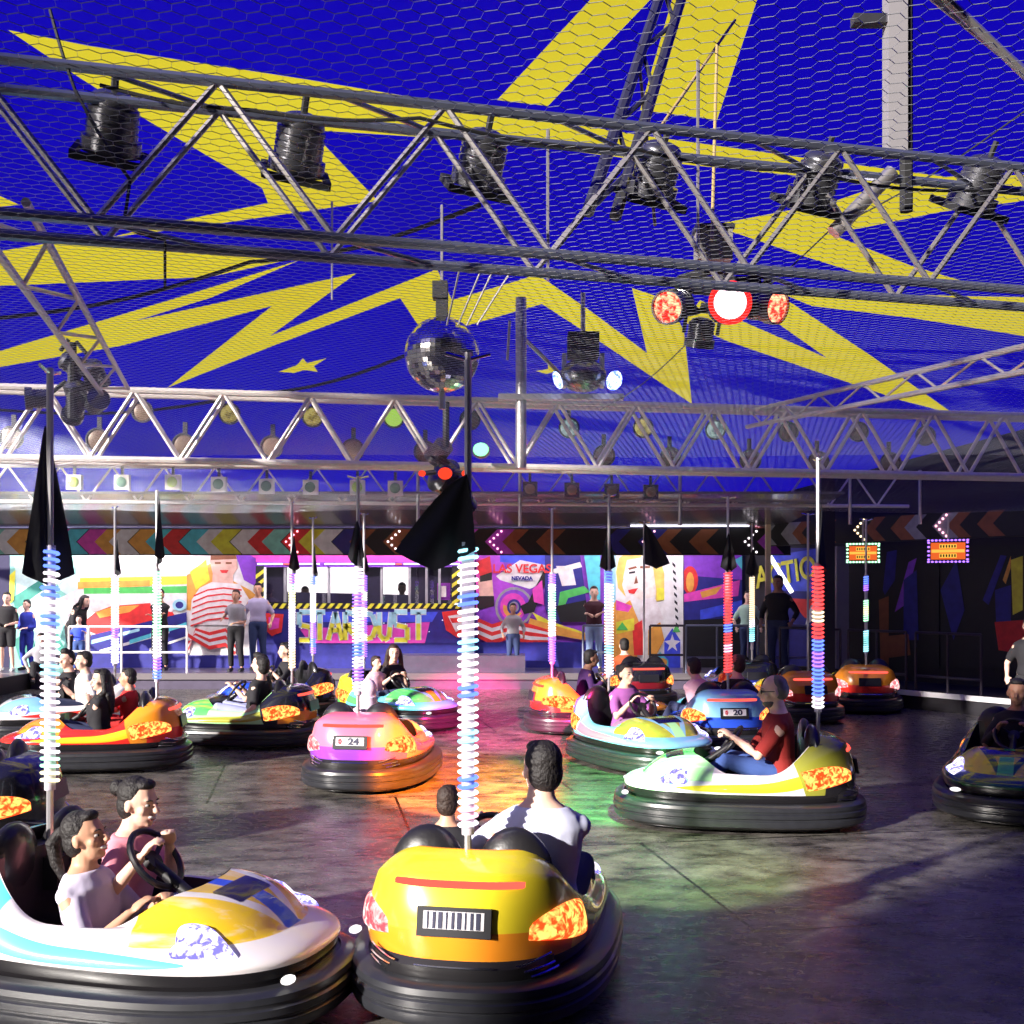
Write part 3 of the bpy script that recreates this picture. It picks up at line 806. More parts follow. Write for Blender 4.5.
def led_pole(car, seq, big=1., flag=None, top=MZ, z0=.95, z1=2.14, y=-.66):
    """striped LED sleeve: small lit rings up the pole"""
    MB().tube([(0,y,.55),(0,y,z1),(0,y,top)], .017, 8).build('pole', POLE_M, car)
    MB().tube([(0,y,z0-.03),(0,y,z1+.02)], .024*big, 10).build('led_sleeve', mat('frosted_sleeve',(.55,.5,.58),.3), car)
    MB().box((0,y+.03,.56),(.09,.09,.16)).build('pole_socket', BLACK, car, False)
    c = MB().tube([(-.10,y-.02,top-.004),(0,y,top-.03),(.10,y+.02,top-.004)], .010, 6).build('pickup', CHROME, car)
    n = int((z1-z0)/.034); r = .034*big; used = []
    mb = MB(); ks = [k for k in seq]
    mats = sorted(set(ks)); 
    for i in range(n):
        z = z1-(i+.5)*(z1-z0)/n; k = ks[min(len(ks)-1, int(i/n*len(ks)))]
        if k == '_': continue
        pts = [(math.cos(a*PI/4)*r, y+math.sin(a*PI/4)*r, z+.006*math.cos(a*PI/4)) for a in range(8)]
        mb.tube(pts, .0085, 5, mats.index(k), closed=True)
    mb.build('led_rings', [LED_M.get(k, MATBLK) for k in mats], car)
    if flag:
        zt, zb, wl, wr_ = flag
        mb = MB(); nu, nv = 14, 12; vs = []
        for sd in (0, 1):
            for j in range(nv+1):
                v = j/nv; z = zt+(zb-zt)*v; k = v**.75
                lo = -wl*k; hi = wr_*k
                for i in range(nu+1):
                    u = i/nu; x = lo+(hi-lo)*u
                    dz = -.18*(1-abs(2*u-1))*v if wr_ > 0 else -.20*u*v
                    vs.append((x, y-.03+.035*math.sin(u*9+v*2)*v+sd*.004, z+dz*(.5)))
        s_ = (nu+1)*(nv+1); fs = []
        for j in range(nv):
            for i in range(nu):
                a = j*(nu+1)+i; fs.append((a, a+1, a+nu+2, a+nu+1)); fs.append((s_+a, s_+a+nu+1, s_+a+nu+2, s_+a+1))
        mb.add(vs, fs); mb.build('flag', FLAG_M, car)
def make_car(px, d, ang, pal, label, leds='wwww', plate=None, flag=None, big=1., head=True, tail=TAILM, taill=None, z0=.95, brake=True, pole=True, back=.66, group='bumper cars driving on the arena floor'):
    a = math.radians(ang); fw = Vector((-math.sin(a), math.cos(a), 0))
    pp = Vector((XA(px, d), d, 0)); c = pp+fw*back
    t = thing('bumper_car', c, a, label, 'bumper car', group)
    me = _body.copy()
    me.materials[0] = car_paint(pal)
    share('body', me, None, t)
    for nm, m_, mt in (('bumper', M_BUMP, None), ('chassis', M_CHAS, None), ('seat', M_SEAT, None), ('steering_wheel', M_WHEEL, None), ('rear_recess', M_RECESS, None), ('chrome_trim', M_GRILLE, None)):
        share(nm, m_, None, t)
    def part(nm, m_, mt):
        mm = m_.copy(); mm.materials.clear(); mm.materials.append(mt); return share(nm, mm, None, t)
    part('tail_light', M_TAILR, tail); part('tail_light', M_TAILL, taill or tail)
    if brake: part('brake_light_bar', M_BRAKE, BRAKEM)
    if head: part('headlight', M_HEADR, HEADM); part('headlight', M_HEADL, HEADM)
    # number plate
    y = body_pt(-PI/2, 1.55).y
    pt = MB().box((0, 0, 0), (.33, .018, .125)); R_ = Matrix.Rotation(-.2, 3, 'X')
    pl = pt.build('number_plate', mat('plate_black', (.015,.015,.02), .4), t, False)
    pl.location = (0, y-.012, .50); pl.rotation_euler = (-.18, 0, 0)
    if plate and plate != ' ': MB().box((0, -.008, .008), (.27, .01, .075)).build('plate_face', mat('plate_white', (.75,.72,.74), .4), pl, False)
    if plate and plate not in ('bars', ' '):
        text_mesh(plate, .085, .002, mat('plate_ink', (.02,.02,.06), .5), pl, (.035, -.016, .006), (PI/2, 0, 0), 'lettering', 1.25, bold=.003)
        e = MB(); 
        for k in range(5):
            q = k*2*PI/5; e.box((-.095+math.cos(q)*.012, -.015, .008+math.sin(q)*.018), (.012, .005, .02))
        e.build('emblem', mat('plate_red', (.6,.02,.05), .5), pl, False)
    elif plate == 'bars':
        e = MB()
        for k in range(9): e.box((-.115+k*.028, -.015, .008), (.006+.006*((k*7)%3), .004, .07))
        e.build('plate_print', mat('plate_ink', (.02,.02,.06), .5), pl, False)
    # front bumper lamps
    for sg in (-1, 1):
        MB().ell((sg*.36, .93, .285), (.045, .03, .018), 10, 6).build('marker_lamp', emis('marker_white', (1,.97,.95), 1.6), t)
    if pole: led_pole(t, leds, big, flag, z0=z0, y=-back)
    t['_m'] = 0; del t['_m']
    return t
def pal(side, hood, stripe, lensc, rt, rb, extra=None):
    return (side, hood, stripe, lensc, rt, rb, extra or hood)
c_ = lambda n, col: col
WHT=c_('white',(.85,.80,.82)); GOLD=c_('gold',(.85,.55,.02)); YEL=c_('yellow',(.9,.72,.03)); ORG=c_('orange',(.9,.30,.02)); RED=c_('red',(.8,.03,.02))
CYN=c_('cyan',(.15,.75,.85)); BLU=c_('blue',(.03,.10,.75)); DBL=c_('dark_blue',(.02,.03,.22)); GRN=c_('green',(.10,.65,.12)); LGR=c_('light_green',(.45,.85,.40))
PUR=c_('purple',(.30,.06,.62)); PNK=c_('pink',(.9,.18,.30)); BLK=c_('black',(.012,.012,.016)); DGR=c_('dark_green',(.01,.09,.02)); OLV=c_('olive',(.35,.35,.04)); LBL=c_('light_blue',(.25,.55,.85)); DRD=c_('dark_red',(.2,.01,.02))
CARS = {}
CARS['white'] = make_car(50,5.4,-105, pal(WHT,GOLD,BLU,CYN,CYN,WHT,WHT), 'white and cyan bumper car with gold bonnet carrying two laughing women in the left foreground', 'bwbwbwwcwwwgwgy', flag=(2.75,2.02,.18,.12), big=1.15, z0=.99, back=.53)
CARS['yellow'] = make_car(468,5.05,-10, pal(ORG,YEL,BLK,OLV,YEL,ORG,BLK), 'yellow and orange bumper car seen from behind in the foreground with striped plate', 'cwwbwwcwwbwwcwwbwpw', 'bars', flag=(2.47,2.12,.35,.05), big=1.25, z0=.85, taill=TAILW)
CARS['24'] = make_car(358,10.6,-7, pal(PNK,WHT,PUR,PUR,PNK,PUR), 'pink and purple bumper car with number 24 seen from behind', 'wwvwwwbwvw', '24', flag=(2.6,2.25,.10,.08), big=1.5, taill=TAILW)
CARS['man'] = make_car(818,9.15,83, pal(WHT,LGR,GRN,YEL,OLV,BLK,WHT), 'white and green bumper car with yellow side flash driven by the man in dark red', 'rrrorbvbbw', flag=(2.65,2.15,.10,.10), big=1.3)
CARS['teal'] = make_car(609,12.7,-154, pal(LBL,OLV,LGR,PNK,CYN,BLU,YEL), 'light blue and green bumper car facing the viewer with the woman in purple', 'bwwwwwwcww', flag=(2.6,2.2,.09,.09), big=1.4)
CARS['flame'] = make_car(552,14.9,-80, pal(ORG,RED,YEL,YEL,ORG,RED), 'orange flame coloured bumper car behind the light blue one', 'vwgwgwwvvv', big=1.4)
CARS['red'] = make_car(644,17.9,10, pal(BLK,RED,BLK,BLK,BLK,DRD), 'black bumper car with glowing red tail lamps behind the woman in purple', '____', flag=(3.0,2.35,.02,.42), big=.6)
CARS['20'] = make_car(728,13.0,4, pal(BLU,CYN,BLU,DBL,LBL,BLU), 'blue bumper car with number 20 carrying riders in pink shirt and red cap', 'rrrrrbrprr', '20', flag=(2.6,2.2,.09,.09), big=1.35)
CARS['orange_left'] = make_car(808,15.9,8, pal(ORG,YEL,RED,YEL,ORG,RED), 'orange bumper car just left of the other orange one at the dark right wall', '____', big=.6, tail=TAILW)
CARS['orange_right'] = make_car(866,17.2,-6, pal(ORG,YEL,RED,YEL,ORG,RED), 'orange bumper car with dark number plate, right of its orange neighbour', 'bv_gyg_ctc', ' ', big=1.0, tail=TAILW)
CARS['green_right'] = make_car(1022,10.3,150, pal(DGR,YEL,GRN,GRN,OLV,DGR,DGR), 'dark green and yellow bumper car with blue-white headlights at the right edge', '____', big=.6, pole=False)
CARS['red_left'] = make_car(157,12.1,97, pal(RED,ORG,YEL,GOLD,ORG,RED,RED), 'red and orange bumper car with gold side flash crossing on the left', 'gwgwggwwvb', flag=(2.95,2.3,.10,.10), big=1.2)
CARS['blue_left'] = make_car(115,14.6,118, pal(WHT,LBL,WHT,RED,WHT,LBL), 'white and light blue bumper car behind the red and orange one', 'wwwwwwvwww', flag=(2.6,2.2,.12,.02), big=1.3)
CARS['green_left'] = make_car(292,13.7,82, pal(LGR,GRN,WHT,OLV,BLK,ORG,YEL), 'green bumper car with dark high tail heading left behind car 24', 'vgywwwwwoo', flag=(2.6,2.2,.10,.10), big=1.1)
CARS['far'] = make_car(313,16.8,120, pal(DBL,BLU,WHT,RED,BLK,DBL), 'dark blue bumper car mostly hidden behind the green one heading left', 'bwwwwwvvbv', flag=(2.6,2.2,.10,.10), big=1.2)
CARS['girl'] = make_car(364,15.9,-128, pal(CYN,GRN,YEL,GRN,YEL,GRN,LGR), 'green and yellow bumper car steered by the long haired girl behind car 24', 'vvwvwvvwvv', flag=(2.6,2.2,.10,.10), big=1.2)
CARS['edge'] = make_car(18,7.9,93, pal(BLK,BLK,RED,DRD,BLK,BLK), 'black bumper car with red tail lamp cut off by the left edge', '____', big=.6, brake=False, pole=False)
CARS['dark'] = make_car(752,18.4,5, pal(BLK,BLU,BLK,DBL,BLK,DBL), 'black bumper car hidden behind the blue number 20 car', 'oooooowtc_', flag=(2.6,2.2,.10,.10), big=1.2, tail=TAILDIM, brake=False)
# ================================================================ PEOPLE (local +y is where they face, origin on the seat or floor)
SK1 = mat('skin_warm', (.62,.33,.21), .5, 0, 0, .1, 6.); SK2 = mat('skin_light', (.80,.50,.38), .5, 0, 0, .1, 6.); SK3 = mat('skin_tan', (.42,.21,.13), .5, 0, 0, .1, 6.)
HBK = mat('hair_black', (.012,.009,.009), .62, 0, 0, .5, 60., bump=.6); HBR = mat('hair_brown', (.035,.018,.012), .62, 0, 0, .5, 60., bump=.6); HGY = mat('hair_grey', (.13,.11,.105), .5, 0, 0, .4, 40., bump=.3)
HBL = mat('hair_dark_blond', (.22,.13,.05), .5, 0, 0, .5, 40., bump=.4)
EYEW = mat('eye_white', (.42,.38,.36), .35); EYEB = mat('eye_dark', (.01,.008,.008), .1); LIP = mat('lips', (.45,.10,.09), .4); TEETH = mat('teeth', (.85,.82,.78), .3)
def cloth(n, c): return mat('cloth_'+n, c, .85, 0, 0, .18, 9., bump=.25)
def ik(a, b, l1, l2, hint):
    a = Vector(a); b = Vector(b); d = b-a; L = d.length
    if L > (l1+l2)*.99: b = a+d.normalized()*(l1+l2)*.99; d = b-a; L = d.length
    x = (l1*l1-l2*l2+L*L)/(2*L); h = math.sqrt(max(0, l1*l1-x*x)); u = d.normalized(); hn = Vector(hint); hn = (hn-u*hn.dot(u)).normalized()
    return a+u*x+hn*h, b
def hand(mb, wr, fd, up, side, curl=.6, k=1.):
    """palm and five fingers; fd = forearm direction, up = back-of-hand normal"""
    fd = Vector(fd).normalized(); up = Vector(up); up = (up-fd*up.dot(fd)).normalized(); sd = fd.cross(up)*side
    pc = wr+fd*.045*k
    R_ = Matrix((sd, fd, up)).transposed()
    mb.ell(pc, (.040*k, .052*k, .017*k), 12, 8, R_)
    for i, (o, l) in enumerate(((-.029,.062),(-.010,.072),(.010,.068),(.028,.052))):
        b = pc+sd*o*k+fd*.036*k; pts = [b]; a = curl*.5
        for seg in range(3):
            dv = (fd*math.cos(a)-up*math.sin(a)).normalized(); pts.append(pts[-1]+dv*l*k*(.42-.07*seg)); a += curl
        mb.tube(pts, [.0088*k, .0084*k, .0078*k, .0062*k], 7)
    tb = pc-sd*.030*k-fd*.02*k
    mb.tube([tb, tb-sd*.022*k+fd*.022*k-up*.006, tb-sd*.026*k+fd*.048*k-up*.016*k], [.013*k,.010*k,.008*k], 7)
def head_mesh(mb, H, R, k=1., jaw=1., lod=0):
    c = lambda x, y, z: H+R @ (Vector((x, y, z))*k)
    mb.ell(c(0,-.008,.025), (.076*k,.094*k,.098*k), 18, 12, R)
    mb.ell(c(0,.028,-.045), (.054*k*jaw,.060*k,.070*k), 14, 9, R)
    mb.ell(c(0,.060,-.088), (.026*k,.024*k,.022*k), 10, 6, R)
    mb.ell(c(0,.070,.030), (.052*k,.020*k,.018*k), 10, 6, R)
    for s in (-1, 1):
        mb.ell(c(s*.042,.052,-.022), (.024*k,.026*k,.024*k), 10, 6, R)
        mb.ell(c(s*.078,-.008,-.008), (.011*k,.020*k,.030*k), 10, 6, R)
    mb.tube([c(0,.082,.022), c(0,.098,-.008), c(0,.108,-.022), c(0,.088,-.034)], [.010*k,.013*k,.017*k,.012*k], 8)
    mb.tube([c(-.024,.082,-.058), c(0,.091,-.056), c(.024,.082,-.058)], [.006*k,.010*k,.006*k], 6)
def person(loc, rotz, label, pose='sit', sc=1., skin=SK1, shirt=None, sleeve=.45, pants=None, shorts=False, hair=HBK, hs='short', lean=0., twist=0.,
           hy=0., hp=0., LH=None, RH=None, vox=.011, group='riders in the bumper cars', slim=1., beard=False, cap=None, face=True, smile=False, hood=None, shoes=True, glasses=False, legs=None):
    t = thing('person', loc, rotz, label, 'person', group)
    S = lambda *a: Vector(a)*sc
    cl, sl = math.cos(lean), math.sin(lean)
    if pose == 'sit': base = S(0, 0, .09)
    else: base = S(0, 0, .93)
    up = Vector((0, sl, cl)); fwd = Vector((0, cl, -sl))
    tw = Matrix.Rotation(twist, 3, up); rx = tw @ Vector((1, 0, 0)); fwd2 = tw @ fwd
    B = lambda x, y, z: base+(rx*x*slim+fwd2*y+up*z)*sc
    b = MB(); v = vox
    tor = [(0,-.0,-.09,.135,.095),(0,-.005,.0,.158,.112),(0,0,.12,.130,.095),(0,.005,.26,.152,.108),(0,.0,.38,.165,.105),(0,-.012,.43,.142,.080),(0,-.012,.465,.098,.068),(0,-.01,.495,.062,.058),(0,.0,.545,.053,.056)]
    def torso(mb, inf=0., i0=0, i1=9):
        mb.tube([B(*q[:3]) for q in tor[i0:i1]], [((q[3]*slim+inf)*sc, (q[4]+inf)*sc) for q in tor[i0:i1]], 18)
    torso(b)
    Hc = B(0, .018, .625); HR = Matrix.Rotation(hy, 3, 'Z') @ Matrix.Rotation(-hp-lean*.3, 3, 'X')
    b.tube([B(0,-.005,.47), Hc+HR @ (Vector((0,-.015,-.04))*sc)], [.062*sc,.054*sc], 12)
    head_mesh(b, Hc, HR, sc*1.05)
    sh = MB(); tr = MB(); shoe_l = []
    sk = {}
    for s, T in ((-1, LH), (1, RH)):
        A = B(s*.158, -.005, .375)
        T = base+Vector((s*.26, .10, -.02))*sc if T is None else Vector(T)*sc
        E, Wp = ik(A, T, .285*sc, .25*sc, Vector((s*.6, -.3, -1)) if pose == 'sit' else Vector((s*.5, -.8, -.5)))
        b.tube([B(s*.10,0,.39), A, A.lerp(E,.5), E, E.lerp(Wp,.35), Wp], [.05*sc,.052*sc,.043*sc,.036*sc,.036*sc,.024*sc], 12)
        b.ell(A, (.050*sc,)*3, 12, 8); b.ell(E, (.037*sc,)*3, 10, 6)
        hand(b, Wp, Wp-E, Vector((s*.3, -.2, 1)) , s, .75, sc*1.0)
        if sleeve > 0:
            n1 = min(1, sleeve*2)
            pts = [B(s*.07,-.005,.40), B(s*.12,-.005,.39), A.lerp(E, .5*n1), A.lerp(E, n1)]; rs = [.062*sc,.064*sc,.059*sc,.056*sc]
            if sleeve > .5: pts += [E.lerp(Wp, .5*(sleeve-.5)*2), E.lerp(Wp, (sleeve-.5)*1.9)]; rs[3] = .052*sc; rs += [.046*sc,.038*sc]
            sh.tube(pts, rs, 12); sh.ell(A, (.054*sc,)*3, 12, 8)
    if pose == 'sit':
        for s in (-1, 1):
            h = base+Vector((s*.085, .02, -.01))*sc; 
            K = base+Vector((s*.14, .43, .10))*sc if legs is None else base+Vector((s*.14+legs[0], legs[1], legs[2]))*sc
            An = base+Vector((s*.13, .70, -.20))*sc
            b.tube([h, h.lerp(K,.5), K, K.lerp(An,.35), An], [.085*sc,.072*sc,.052*sc,.052*sc,.034*sc], 12)
            b.tube([An+Vector((0,-.04,-.02))*sc, An+Vector((0,.06,-.03))*sc, An+Vector((0,.16,-.05))*sc], [.036*sc,.038*sc,.028*sc], 10)
            e = .62 if shorts else 1
            pts = [h, h.lerp(K,.5)] + ([h.lerp(K,.85)] if shorts else [K, K.lerp(An,.5), K.lerp(An,.95)])
            tr.tube(pts, [.100*sc,.088*sc,.076*sc] if shorts else [.098*sc,.084*sc,.066*sc,.060*sc,.050*sc], 12)
            shoe_l.append(MB().tube([An+Vector((0,-.05,-.025))*sc, An+Vector((0,.06,-.035))*sc, An+Vector((0,.18,-.055))*sc], [.042*sc,.046*sc,.036*sc], 10))
    else:
        spread = .095
        for s in (-1, 1):
            h = base+Vector((s*.085, 0, -.04))*sc; K = Vector((s*spread, .02+(.03 if s > 0 else 0), .49))*sc; An = Vector((s*(spread+.02), -.03, .09))*sc
            b.tube([h, h.lerp(K,.5), K, K.lerp(An,.35), An], [.088*sc,.074*sc,.052*sc,.052*sc,.034*sc], 12)
            b.tube([An+Vector((0,-.03,-.045))*sc, An+Vector((0,.07,-.055))*sc, An+Vector((0,.15,-.062))*sc], [.034*sc,.036*sc,.026*sc], 10)
            pts = [h, h.lerp(K,.5)] + ([h.lerp(K,.95)] if shorts else [K, K.lerp(An,.5), K.lerp(An,.97)])
            tr.tube(pts, [.102*sc,.092*sc,.080*sc] if shorts else [.098*sc,.086*sc,.066*sc,.062*sc,.055*sc], 12)
            shoe_l.append(MB().tube([An+Vector((0,-.05,-.05))*sc, An+Vector((0,.07,-.055))*sc, An+Vector((0,.18,-.062))*sc], [.038*sc,.040*sc,.030*sc], 10))
    remesh(b, 'body', skin, v, t, 2)
    if shirt:
        torso(sh, .016, 1, 7)
        remesh(sh, 'shirt', shirt, v*1.15, t, 7)
    if pants:
        torso(tr, .014, 0, 2); tr.ell(B(0,0,-.03), (.155*sc*slim,.118*sc,.105*sc), 16, 9)
        remesh(tr, 'shorts' if shorts else 'trousers', pants, v*1.2, t, 2)
    if shoes:
        sm_ = mat('shoe_dark', (.03,.03,.035), .5) if not shorts else mat('shoe_white', (.7,.7,.7), .5)
        for q_ in shoe_l: q_.build('shoe', sm_, t)
    # hair
    c = lambda x, y, z: Hc+HR @ (Vector((x, y, z))*sc*1.05)
    hm = MB()
    if hs != 'bald':
        hm.ell(c(0,-.026,.046), (.086*sc,.094*sc,.094*sc), 20, 12, HR)
        hm.ell(c(0,-.043,-.008), (.083*sc,.074*sc,.092*sc), 16, 10, HR)
        hm.ell(c(0,.035,.098), (.058*sc,.045*sc,.030*sc), 12, 8, HR)
    if hs == 'quiff': hm.ell(c(0,.03,.115), (.06*sc,.06*sc,.045*sc), 12, 8, HR)
    if hs == 'long':
        for s in (-1, 1):
            hm.tube([c(s*.062,-.01,.06), c(s*.092,-.01,-.02), c(s*.10,-.02,-.12), B(s*.12,.03,.40), B(s*.11,.07,.24)], [.036*sc,.034*sc,.038*sc,.045*sc,.015*sc], 10)
        hm.tube([c(0,-.07,.06), c(0,-.09,-.05), B(0,-.10,.44), B(0,-.13,.24)], [(.08*sc,.04*sc),(.10*sc,.04*sc),(.13*sc,.045*sc),(.06*sc,.02*sc)], 12)
    if hs == 'bun': hm.ell(c(0,-.13,.06), (.045*sc,.045*sc,.045*sc), 12, 8, HR)
    if hs == 'pony':
        hm.ell(c(0,-.115,.045), (.03*sc,.03*sc,.03*sc), 10, 6, HR)
        hm.tube([c(0,-.12,.05), c(0,-.175,.0), c(.0,-.17,-.10), c(0,-.14,-.22)], [.028*sc,.036*sc,.032*sc,.010*sc], 10)
    if hs == 'receding':
        hm = MB(); hm.ell(c(0,-.04,.012), (.085*sc,.080*sc,.082*sc), 18, 10, HR); hm.ell(c(0,-.028,.05), (.079*sc,.080*sc,.080*sc), 18, 10, HR)
    if hm.v: remesh(hm, 'hair', hair, max(.006, v*.8), t, 2)
    if beard: 
        bm = MB(); bm.ell(c(0,.028,-.078), (.056*sc,.058*sc,.042*sc), 14, 8, HR); bm.build('beard', hair, t)
    if cap:
        cm = MB(); cm.ell(c(0,-.01,.055), (.090*sc,.104*sc,.084*sc), 18, 10, HR); cm.ell(c(0,.10,.045), (.062*sc,.055*sc,.010*sc), 12, 6, HR); cm.build('cap', cap, t)
    if hood:
        cm = MB(); cm.ell(c(0,-.045,.02), (.105*sc,.095*sc,.13*sc), 16, 10, HR); cm.tube([c(0,-.06,-.05), B(0,-.03,.42)], [.10*sc,.13*sc], 14); cm.build('hood', hood, t)
    if face:
        for s in (-1, 1):
            e = MB(); e.ell(c(s*.031,.073,.004), (.0145*sc,.012*sc,.009*sc), 10, 6, HR, 0); e.ell(c(s*.031,.082,.004), (.0062*sc,.005*sc,.0065*sc), 8, 5, HR, 1)
            e.build('eye', [EYEW, EYEB], t)
            e = MB(); e.tube([c(s*.016,.090,.026), c(s*.032,.089,.031), c(s*.048,.076,.027)], [.003*sc,.004*sc,.002*sc], 6); e.build('eyebrow', hair, t)
        if smile:
            e = MB(); e.ell(c(0,.082,-.056), (.030*sc,.015*sc,.013*sc), 12, 6, HR); e.build('teeth', TEETH, t)
            for dz, r in ((.011,.004),(-.013,.005)):
                e = MB(); e.tube([c(-.030,.072,-.052+dz*.2), c(-.014,.087,-.056+dz), c(.014,.087,-.056+dz), c(.030,.072,-.052+dz*.2)], [.003*sc,r*sc,r*sc,.003*sc], 6); e.build('lip', LIP, t)
        else:
            e = MB(); e.tube([c(-.024,.080,-.057), c(0,.092,-.056), c(.024,.080,-.057)], [.003*sc,.0055*sc,.003*sc], 6); e.build('lip', LIP, t)
    if glasses:
        e = MB()
        for s in (-1, 1):
            e.ell(c(s*.033,.092,.004), (.025*sc,.006*sc,.018*sc), 12, 6, HR); e.tube([c(s*.056,.088,.006), c(s*.082,.0,.01)], .003*sc, 5)
        e.build('glasses', MATBLK, t)
    return t
def rider(car, x, y, label, z=.31, turn=0., **kw):
    t = CARS[car]; M_ = Matrix.Translation(t.location) @ Matrix.Rotation(t.rotation_euler.z, 4, 'Z')
    p = M_ @ Vector((x, y, z))
    for k in ('LH', 'RH'):
        if k in kw and kw[k] is not None:
            q = Vector(kw[k])-Vector((x, y, z)); q.rotate(Euler((0, 0, -turn))); kw[k] = q/kw.get('sc', 1.)
    return person(p, t.rotation_euler.z+turn, label, 'sit', **kw)
WL, WR = (-.13, .03, .71), (.13, .03, .71)        # hands on the wheel rim
# white car
rider('white', .21, -.12, 'laughing dark haired person in white shirt nearest the viewer in the white bumper car', sc=.93, shirt=cloth('lilac_white',(.72,.66,.82)), sleeve=.42, pants=cloth('white_shorts',(.75,.72,.78)), shorts=True, hair=HBK, hs='pony', skin=SK1, lean=-.12, hp=-.15, hy=.12, LH=(.12,.16,.50), RH=(.26,.10,.48), vox=.0075, smile=True, z=.13)
rider('white', -.21, -.25, 'laughing person in pink shirt steering on the far side of the white bumper car', sc=.96, shirt=cloth('pink',(.80,.28,.34)), sleeve=.38, pants=cloth('light_jeans',(.35,.38,.62)), shorts=True, hair=HBK, hs='bun', skin=SK2, lean=.10, hp=.05, hy=-.05, LH=(-.13,.05,.70), RH=(.12,.06,.70), vox=.0075, smile=True, z=.19)
# yellow car
rider('yellow', .29, -.34, 'boy in white shirt at the wheel of the yellow bumper car, seen from behind', slim=1.12, sc=1.06, shirt=cloth('bluish_white',(.66,.68,.88)), sleeve=.45, pants=cloth('navy',(.03,.04,.10)), hair=HBK, hs='short', skin=SK2, lean=.02, hy=.6, twist=.15, LH=(-.12,.04,.72), RH=(.12,.04,.70), vox=.009)
rider('yellow', -.20, -.22, 'small dark haired child low in the left seat of the yellow bumper car', sc=.66, shirt=cloth('black',(.015,.014,.018)), sleeve=.45, pants=cloth('navy',(.03,.04,.10)), hair=HBR, hs='short', hy=0, skin=SK1, vox=.010, z=.40)
# man
rider('man', .02, -.36, 'grey haired man with beard and dark red shirt steering the white and green bumper car', sc=1.08, shirt=cloth('dark_red',(.26,.015,.012)), sleeve=.46, pants=cloth('jeans',(.05,.10,.32)), hair=HGY, hs='receding', beard=True, skin=SK2, lean=.06, LH=(-.13,.05,.72), RH=(.13,.04,.68), vox=.009, slim=1.2, glasses=True)
# teal
rider('teal', .05, -.25, 'woman with tied hair and purple shirt driving the light blue bumper car', sc=.95, shirt=cloth('purple',(.35,.10,.36)), sleeve=.42, pants=cloth('purple_print',(.30,.16,.28)), hair=HBK, hs='bun', skin=SK2, lean=.05, hy=.15, LH=WL, RH=WR, vox=.011, smile=False)
rider('flame', -.18, -.2, 'dark figure leaning forward in the orange flame bumper car', sc=.95, shirt=cloth('violet_black',(.05,.01,.09)), sleeve=.95, pants=cloth('navy',(.03,.04,.10)), skin=SK3, lean=.2, LH=WL, RH=WR, vox=.013)
rider('red', -.2, -.25, 'dark haired rider in the black bumper car behind the woman in purple', sc=.95, shirt=cloth('orange_red',(.5,.08,.02)), sleeve=.45, pants=cloth('navy',(.03,.04,.10)), skin=SK2, LH=WL, RH=WR, vox=.013, lean=.1, face=False)
rider('20', -.22, -.25, 'rider in pale pink shirt leaning left in the blue number 20 car', sc=.95, shirt=cloth('pale_pink',(.85,.5,.62)), sleeve=.45, pants=cloth('navy',(.03,.04,.10)), skin=SK2, lean=.25, turn=.4, LH=WL, RH=WR, vox=.012, face=False)
rider('20', .22, -.25, 'rider in a dull red cap in the blue number 20 car', sc=.97, shirt=cloth('black',(.015,.014,.018)), sleeve=.45, pants=cloth('navy',(.03,.04,.10)), skin=SK2, cap=cloth('dull_red',(.42,.12,.10)), hair=HBR, hy=.6, vox=.012, face=False)
rider('24', .0, -.22, 'small rider in pink and white hood sitting in the pink number 24 car', sc=.85, shirt=cloth('white_pink',(.85,.62,.75)), sleeve=.9, pants=cloth('navy',(.03,.04,.10)), hood=cloth('white_pink',(.85,.62,.75)), skin=SK2, LH=WL, RH=WR, vox=.012, lean=-.05, face=False)
rider('girl', -.18, -.25, 'girl with long dark wavy hair steering the green and yellow bumper car', sc=.98, shirt=cloth('black',(.015,.014,.018)), sleeve=.15, pants=cloth('navy',(.03,.04,.10)), hair=HBR, hs='long', skin=SK2, hy=-.5, LH=WL, RH=WR, vox=.012, turn=-.15)
rider('girl', .2, -.22, 'small child beside the long haired girl in the green and yellow bumper car', sc=.75, shirt=cloth('pale_pink',(.85,.5,.62)), sleeve=.45, pants=cloth('navy',(.03,.04,.10)), skin=SK2, hair=HBR, vox=.012, z=.36)
rider('green_left', .18, -.22, 'boy in black shirt steering the green bumper car towards the left', sc=.95, shirt=cloth('black',(.015,.014,.018)), sleeve=.45, pants=cloth('light_jeans',(.35,.38,.62)), skin=SK2, hair=HBK, LH=(-.12,.06,.72), RH=(.12,.05,.70), lean=.05, vox=.012, hs='quiff')
rider('green_left', -.2, -.24, 'second rider in black leaning back in the green bumper car', sc=.95, shirt=cloth('black',(.015,.014,.018)), sleeve=.45, pants=cloth('light_jeans',(.35,.38,.62)), skin=SK2, hair=HBK, lean=-.2, hy=-.5, vox=.012)
rider('far', .0, -.24, 'dark haired rider in the dark blue bumper car behind the green one', sc=.97, shirt=cloth('black',(.015,.014,.018)), sleeve=.45, pants=cloth('navy',(.03,.04,.10)), skin=SK2, LH=WL, RH=WR, vox=.014)
rider('red_left', -.20, -.10, 'girl with long black hair and black jacket in the red and orange bumper car', sc=.92, shirt=cloth('black',(.015,.014,.018)), sleeve=.95, pants=cloth('navy',(.03,.04,.10)), skin=SK2, hair=HBK, hs='long', hy=.5, LH=WL, RH=WR, vox=.011, smile=True, lean=-.05, z=.30)
